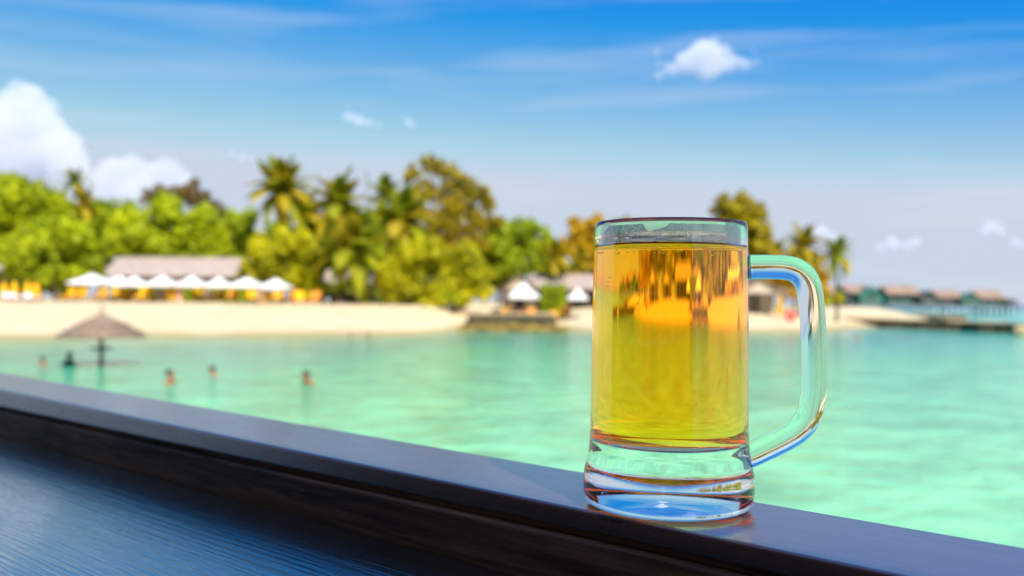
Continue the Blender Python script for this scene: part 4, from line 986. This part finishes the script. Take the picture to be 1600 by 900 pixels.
swimmer('bather with dark hair and bare back, rightmost of the near three', 488, 600, 1.28, -.7, M_skin2, lean=.35, arms=(.6, .8))
swimmer('tiny distant bather near the shore, left of a pair', 548, 527.5, 1.38, .3, M_skin2, arms=(.7, .8))
swimmer('tiny distant bather near the shore, right of a pair', 576, 527.5, 1.38, -.3, M_skin2, arms=(.7, .8))
swimmer('pink skinned bather right of the mug handle near the stone groyne', 1340, 529, 1.34, .2, M_skin, arms=(.6, .5))

# ------------------------------------------------------------------ stone revetment
Yr = G(800, 518, 0).y; k = Yr / FPX
rv = empty('stone_revetment', (P(800, 518, Yr).x, Yr, 0), 'dark stone revetment with mossy boulders at the foot of the sand', 'stone wall')
x_ = lambda px: (px - 800) * k
rng = random.Random(9); ztop = 1.27
n_ = 12
for c_ in range(2):
    for i in range(n_):
        a0 = 729 + (869 - 729) * i / n_; a1 = 729 + (869 - 729) * (i + 1) / n_
        if c_: a0 += 2; a1 += 2
        d = rng.uniform(-.05, .05)
        MB().box(x_(a0) + .015, x_(a1) - .015, 1.0 + d - .25 * c_, 2.2, ztop - .42 * (c_ + 1) + .01, ztop - .42 * c_ + rng.uniform(-.03, .03)).build('stone_block', M_stone_d, rv, bevel=.03)
for i in range(15):
    px = 721 + 161 * i / 14; bb = MB().blob((x_(px), .45 + rng.uniform(-.15, .15), .18 + rng.uniform(-.05, .08)), rng.uniform(.34, .46), .45, rng.uniform(.30, .42), 9, 6, jit=.14, rng=rng)
    bb.build('boulder', M_stone_m, rv)
MB().box(x_(729), x_(869), 1.3, 6, -.5, ztop - .02).build('core', M_stone_d, rv)
MB().box(x_(727), x_(872), .95, 6.3, ztop + .03, ztop + .15).build('coping', M_stone_t, rv, bevel=.03)
# low pinkish wall on the sand left of it
lw = P(720, 480, 82); l0 = empty('garden_wall', (lw.x, 82, ground_z(lw.x, 82)), 'low pinkish tan wall on the sand behind the stone revetment', 'wall')
for i in range(6): MB().box(-1.7 + i * .58, -1.7 + i * .58 + .56, -.15, .15, -.1, .42 + .02 * (i % 2)).build('stone_block', M_stone_t, l0, bevel=.02)
MB().box(-1.75, 1.85, -.2, .2, .45, .52).build('coping', M_pink, l0, bevel=.02)
# person on the platform
q = P(812, 478, 79.5); pz = ground_z(q.x, 79.5)
person('person in blue shorts standing below the white parasol by the gable hut', (q.x, 79.5, pz), 2.6, M_skin, shorts=M_blue, h=1.6, arms=(.25, .3))

# ------------------------------------------------------------------ groynes to the right
def groyne(name, label, p0, p1, top, wid, capm, facem, seed, nblk, deep=-.6):
    rng = random.Random(seed); d = p1 - p0; Ln = d.length; rz = math.atan2(d.y, d.x)
    root = empty(name, (p0.x, p0.y, 0), label, 'stone groyne', rz=rz)
    MB().box(.02, Ln, .25, wid - .2, deep, top - .03).build('core', facem, root)
    for i in range(nblk):
        a = Ln * i / nblk; b_ = Ln * (i + 1) / nblk; z = top + rng.uniform(-.05, .05)
        MB().box(a + .02, b_ - .02, -.02 + rng.uniform(-.06, .06), wid, z - .22, z).build('cap_slab', capm, root, bevel=.03)
        MB().box(a + .03, b_ - .03, .05 + rng.uniform(-.08, .08), .6, .28, z - .24).build('face_block', facem, root, bevel=.04)
    rb = MB()
    for i in range(int(Ln * 1.6)):
        rb.blob((Ln * rng.random(), -.2 + rng.uniform(-.3, .25), .06 + rng.uniform(-.1, .12)), rng.uniform(.25, .5), rng.uniform(.25, .4), rng.uniform(.18, .34), 7, 5, jit=.18, rng=rng)
    rb.build('rubble', facem, root)['kind'] = 'stuff'
    return root
a = P(1297, 499, 106); c = P(1680, 500, 76)
groyne('stone_groyne', 'long low stone groyne running out into the lagoon at the right, tan on top', Vector((a.x, a.y, 0)), Vector((c.x, c.y, 0)), .92, 3.2, M_stone_t, M_stone_b, 71, 16)
a = P(1388, 492, 150); c = P(1478, 492, 128)
groyne('stone_groyne', 'shorter brown stone groyne farther out behind the long one', Vector((a.x, a.y, 0)), Vector((c.x, c.y, 0)), .95, 3, M_stone_t, M_stone_b, 72, 8)
# sand bank behind the groyne
sb = MB(); a = P(1338, 488, 128)
sb.blob((0, 0, 0), 4.2, 12, .55, 28, 8, jit=.05, rng=random.Random(3)); so = sb.build('sand_bank', M_sand, smooth=True, loc=(a.x + .5, 124, .05)); tag(so, kind='structure')
q = P(1592, 524, 77.0); rk = MB().blob((0, 0, 0), .75, .6, .55, 12, 8, jit=.12, rng=random.Random(4)).build('boulder', M_stone_t, loc=(q.x, 76.5, .3)); tag(rk, 'pale tan boulder at the right picture edge beside the groyne end', 'boulder')
# red float on the sand and yellow sign-like folded parasol in the handle
q = P(1235, 481, 88); fl = empty('beach_float', (q.x, 88, ground_z(q.x, 88)), 'bright red inflatable ring on the sand inside the mug handle', 'float')
rg = MB()
for i in range(24):
    a = 2 * math.pi * i / 24
    for j in range(10):
        b_ = 2 * math.pi * j / 10; r_ = .36 + .17 * math.cos(b_); rg.v.append((r_ * math.cos(a), .17 * math.sin(b_), .53 + r_ * math.sin(a)))
for i in range(24):
    for j in range(10): rg.f.append((i * 10 + j, ((i + 1) % 24) * 10 + j, ((i + 1) % 24) * 10 + (j + 1) % 10, i * 10 + (j + 1) % 10)); rg.m.append(0)
rg.build('ring', M_red, fl, smooth=True); MB().tube([(-.12, -.2, .9), (0, -.22, .95), (.12, -.2, .9)], .02, 6).build('grab_rope', M_white, fl)
o = copy_tree(F0); o['label'] = 'folded yellow parasol seen inside the mug handle, beside the tan hut'; o['group'] = 'folded yellow parasols at the left'
q = P(1218, 470, 88); o.location = (q.x, 88, ground_z(q.x, 88)); o.scale = (.8, .8, (P(1218, 453, 88).z - ground_z(q.x, 88)) / 1.85)
del o['group']

# ------------------------------------------------------------------ villas on stilts at the right
def villa(label, Y, main, gab, wallm, gwallm, py_floor=474.5):
    """main: (px0, px1, py_ridge, py_eave) roof seen side on; gab: (px0, px1, py_peak) cross gable facing the camera"""
    x0, x1, pr, pe = main; a = P(x0, pr, Y); c = P(x1, pr, Y); xm = (a.x + c.x) / 2; w = (c.x - a.x) / 2
    root = empty('water_villa', (xm, Y, 0), label, 'villa', 'stilted villas over the lagoon')
    zr = P((x0 + x1) / 2, pr, Y + 2).z; ze = P((x0 + x1) / 2, pe, Y).z; zf = P((x0 + x1) / 2, py_floor, Y).z
    MB().box(-w + .2, w - .2, .6, 7.4, zf, ze - .02).build('wall', wallm, root)
    ro = gable_bits(MB(), -w - .2, w + .2, 0, 8, ze, zr, .16, over=.5).build('roof', M_pink, root)
    MB().tube([(-w - .2, 4, zr + .05), (w + .2, 4, zr + .05)], .14, 6).build('ridge_cap', M_pink, ro)
    for i in range(3):
        x = -w + 2 * w * (i + .5) / 3; wd = MB().box(x - .6, x + .6, .5, .58, zf + .5, min(ze - .3, zf + 1.7)).build('window', M_window, root)
        MB().box(x - .68, x + .68, .46, .54, zf + .38, zf + .49).build('sill', M_white, wd); MB().box(x - .04, x + .04, .44, .495, zf + .5, min(ze - .3, zf + 1.7)).build('mullion', M_white, wd)
    g0, g1, gp = gab; ga = P(g0, gp, Y - 2); gc = P(g1, gp, Y - 2); gm = (ga.x + gc.x) / 2 - xm; gw = (gc.x - ga.x) / 2; zp = ga.z; zg = zf + (zp - zf) * .48
    gr = gable_bits(MB(), gm - gw, gm + gw, -2.4, 3.5, zg, zp, .16, 'y', .2).build('gable_roof', M_green if gwallm is M_green else M_greydark, root)
    MB().add([(gm - gw + .3, -2, zf), (gm + gw - .3, -2, zf), (gm + gw - .3, -2, zg), (gm, -2, zp - .25), (gm - gw + .3, -2, zg), (gm - gw + .3, .5, zf), (gm + gw - .3, .5, zf), (gm + gw - .3, .5, zg), (gm, .5, zp - .25), (gm - gw + .3, .5, zg)],
             [(0, 1, 2, 3, 4), (9, 8, 7, 6, 5), (0, 5, 6, 1), (1, 6, 7, 2), (4, 9, 5, 0)]).build('gable_wall', gwallm, root)
    gwn = MB().box(gm - .7, gm + .7, -2.1, -2.02, zf + .7, zg + .3).build('window', M_window, root); MB().box(gm - .8, gm + .8, -2.16, -2.06, zf + .58, zf + .69).build('sill', M_white, gwn)
    x_lo = min(-w, gm - gw); x_hi = max(w, gm + gw)
    MB().box(x_lo - .6, x_hi + .6, -3.6, 8, zf - .28, zf - .02).build('deck', M_greydark, root)
    for i in range(7):
        x = x_lo + (x_hi - x_lo) * i / 6
        for y in (-3.3, 3): MB().box(x - .13, x + .13, y - .13, y + .13, -1.5, zf - .285).build('stilt', M_pole, root)
        if i < 6: MB().box(x, x + (x_hi - x_lo) / 6 - .05, -3.55, -3.47, zf + .75, zf + .85).build('handrail', M_greydark, root)
villa('nearest stilted villa with a pink roof and a large green gable', 205, (1324, 1362, 446, 457), (1342, 1381, 447.5), M_greydark, M_green, 475)
villa('second stilted villa with a wide pink roof over green walls', 215, (1388, 1438, 447, 459.5), (1438, 1466, 453.5), M_green, M_greydark, 475.2)
villa('third stilted villa with a pink roof over dark grey walls', 230, (1467, 1504, 454, 464.5), (1503, 1533, 457), M_greydark, M_green, 476)
villa('farthest stilted villa at the right end with a pink roof', 245, (1530, 1571, 454.5, 466), (1574, 1590, 467), M_green, M_greydark, 476.6)
villa('dark roofed stilted villa behind the end palm', 235, (1290, 1326, 449, 459), (1312, 1330, 452), M_greydark, M_greydark, 476)
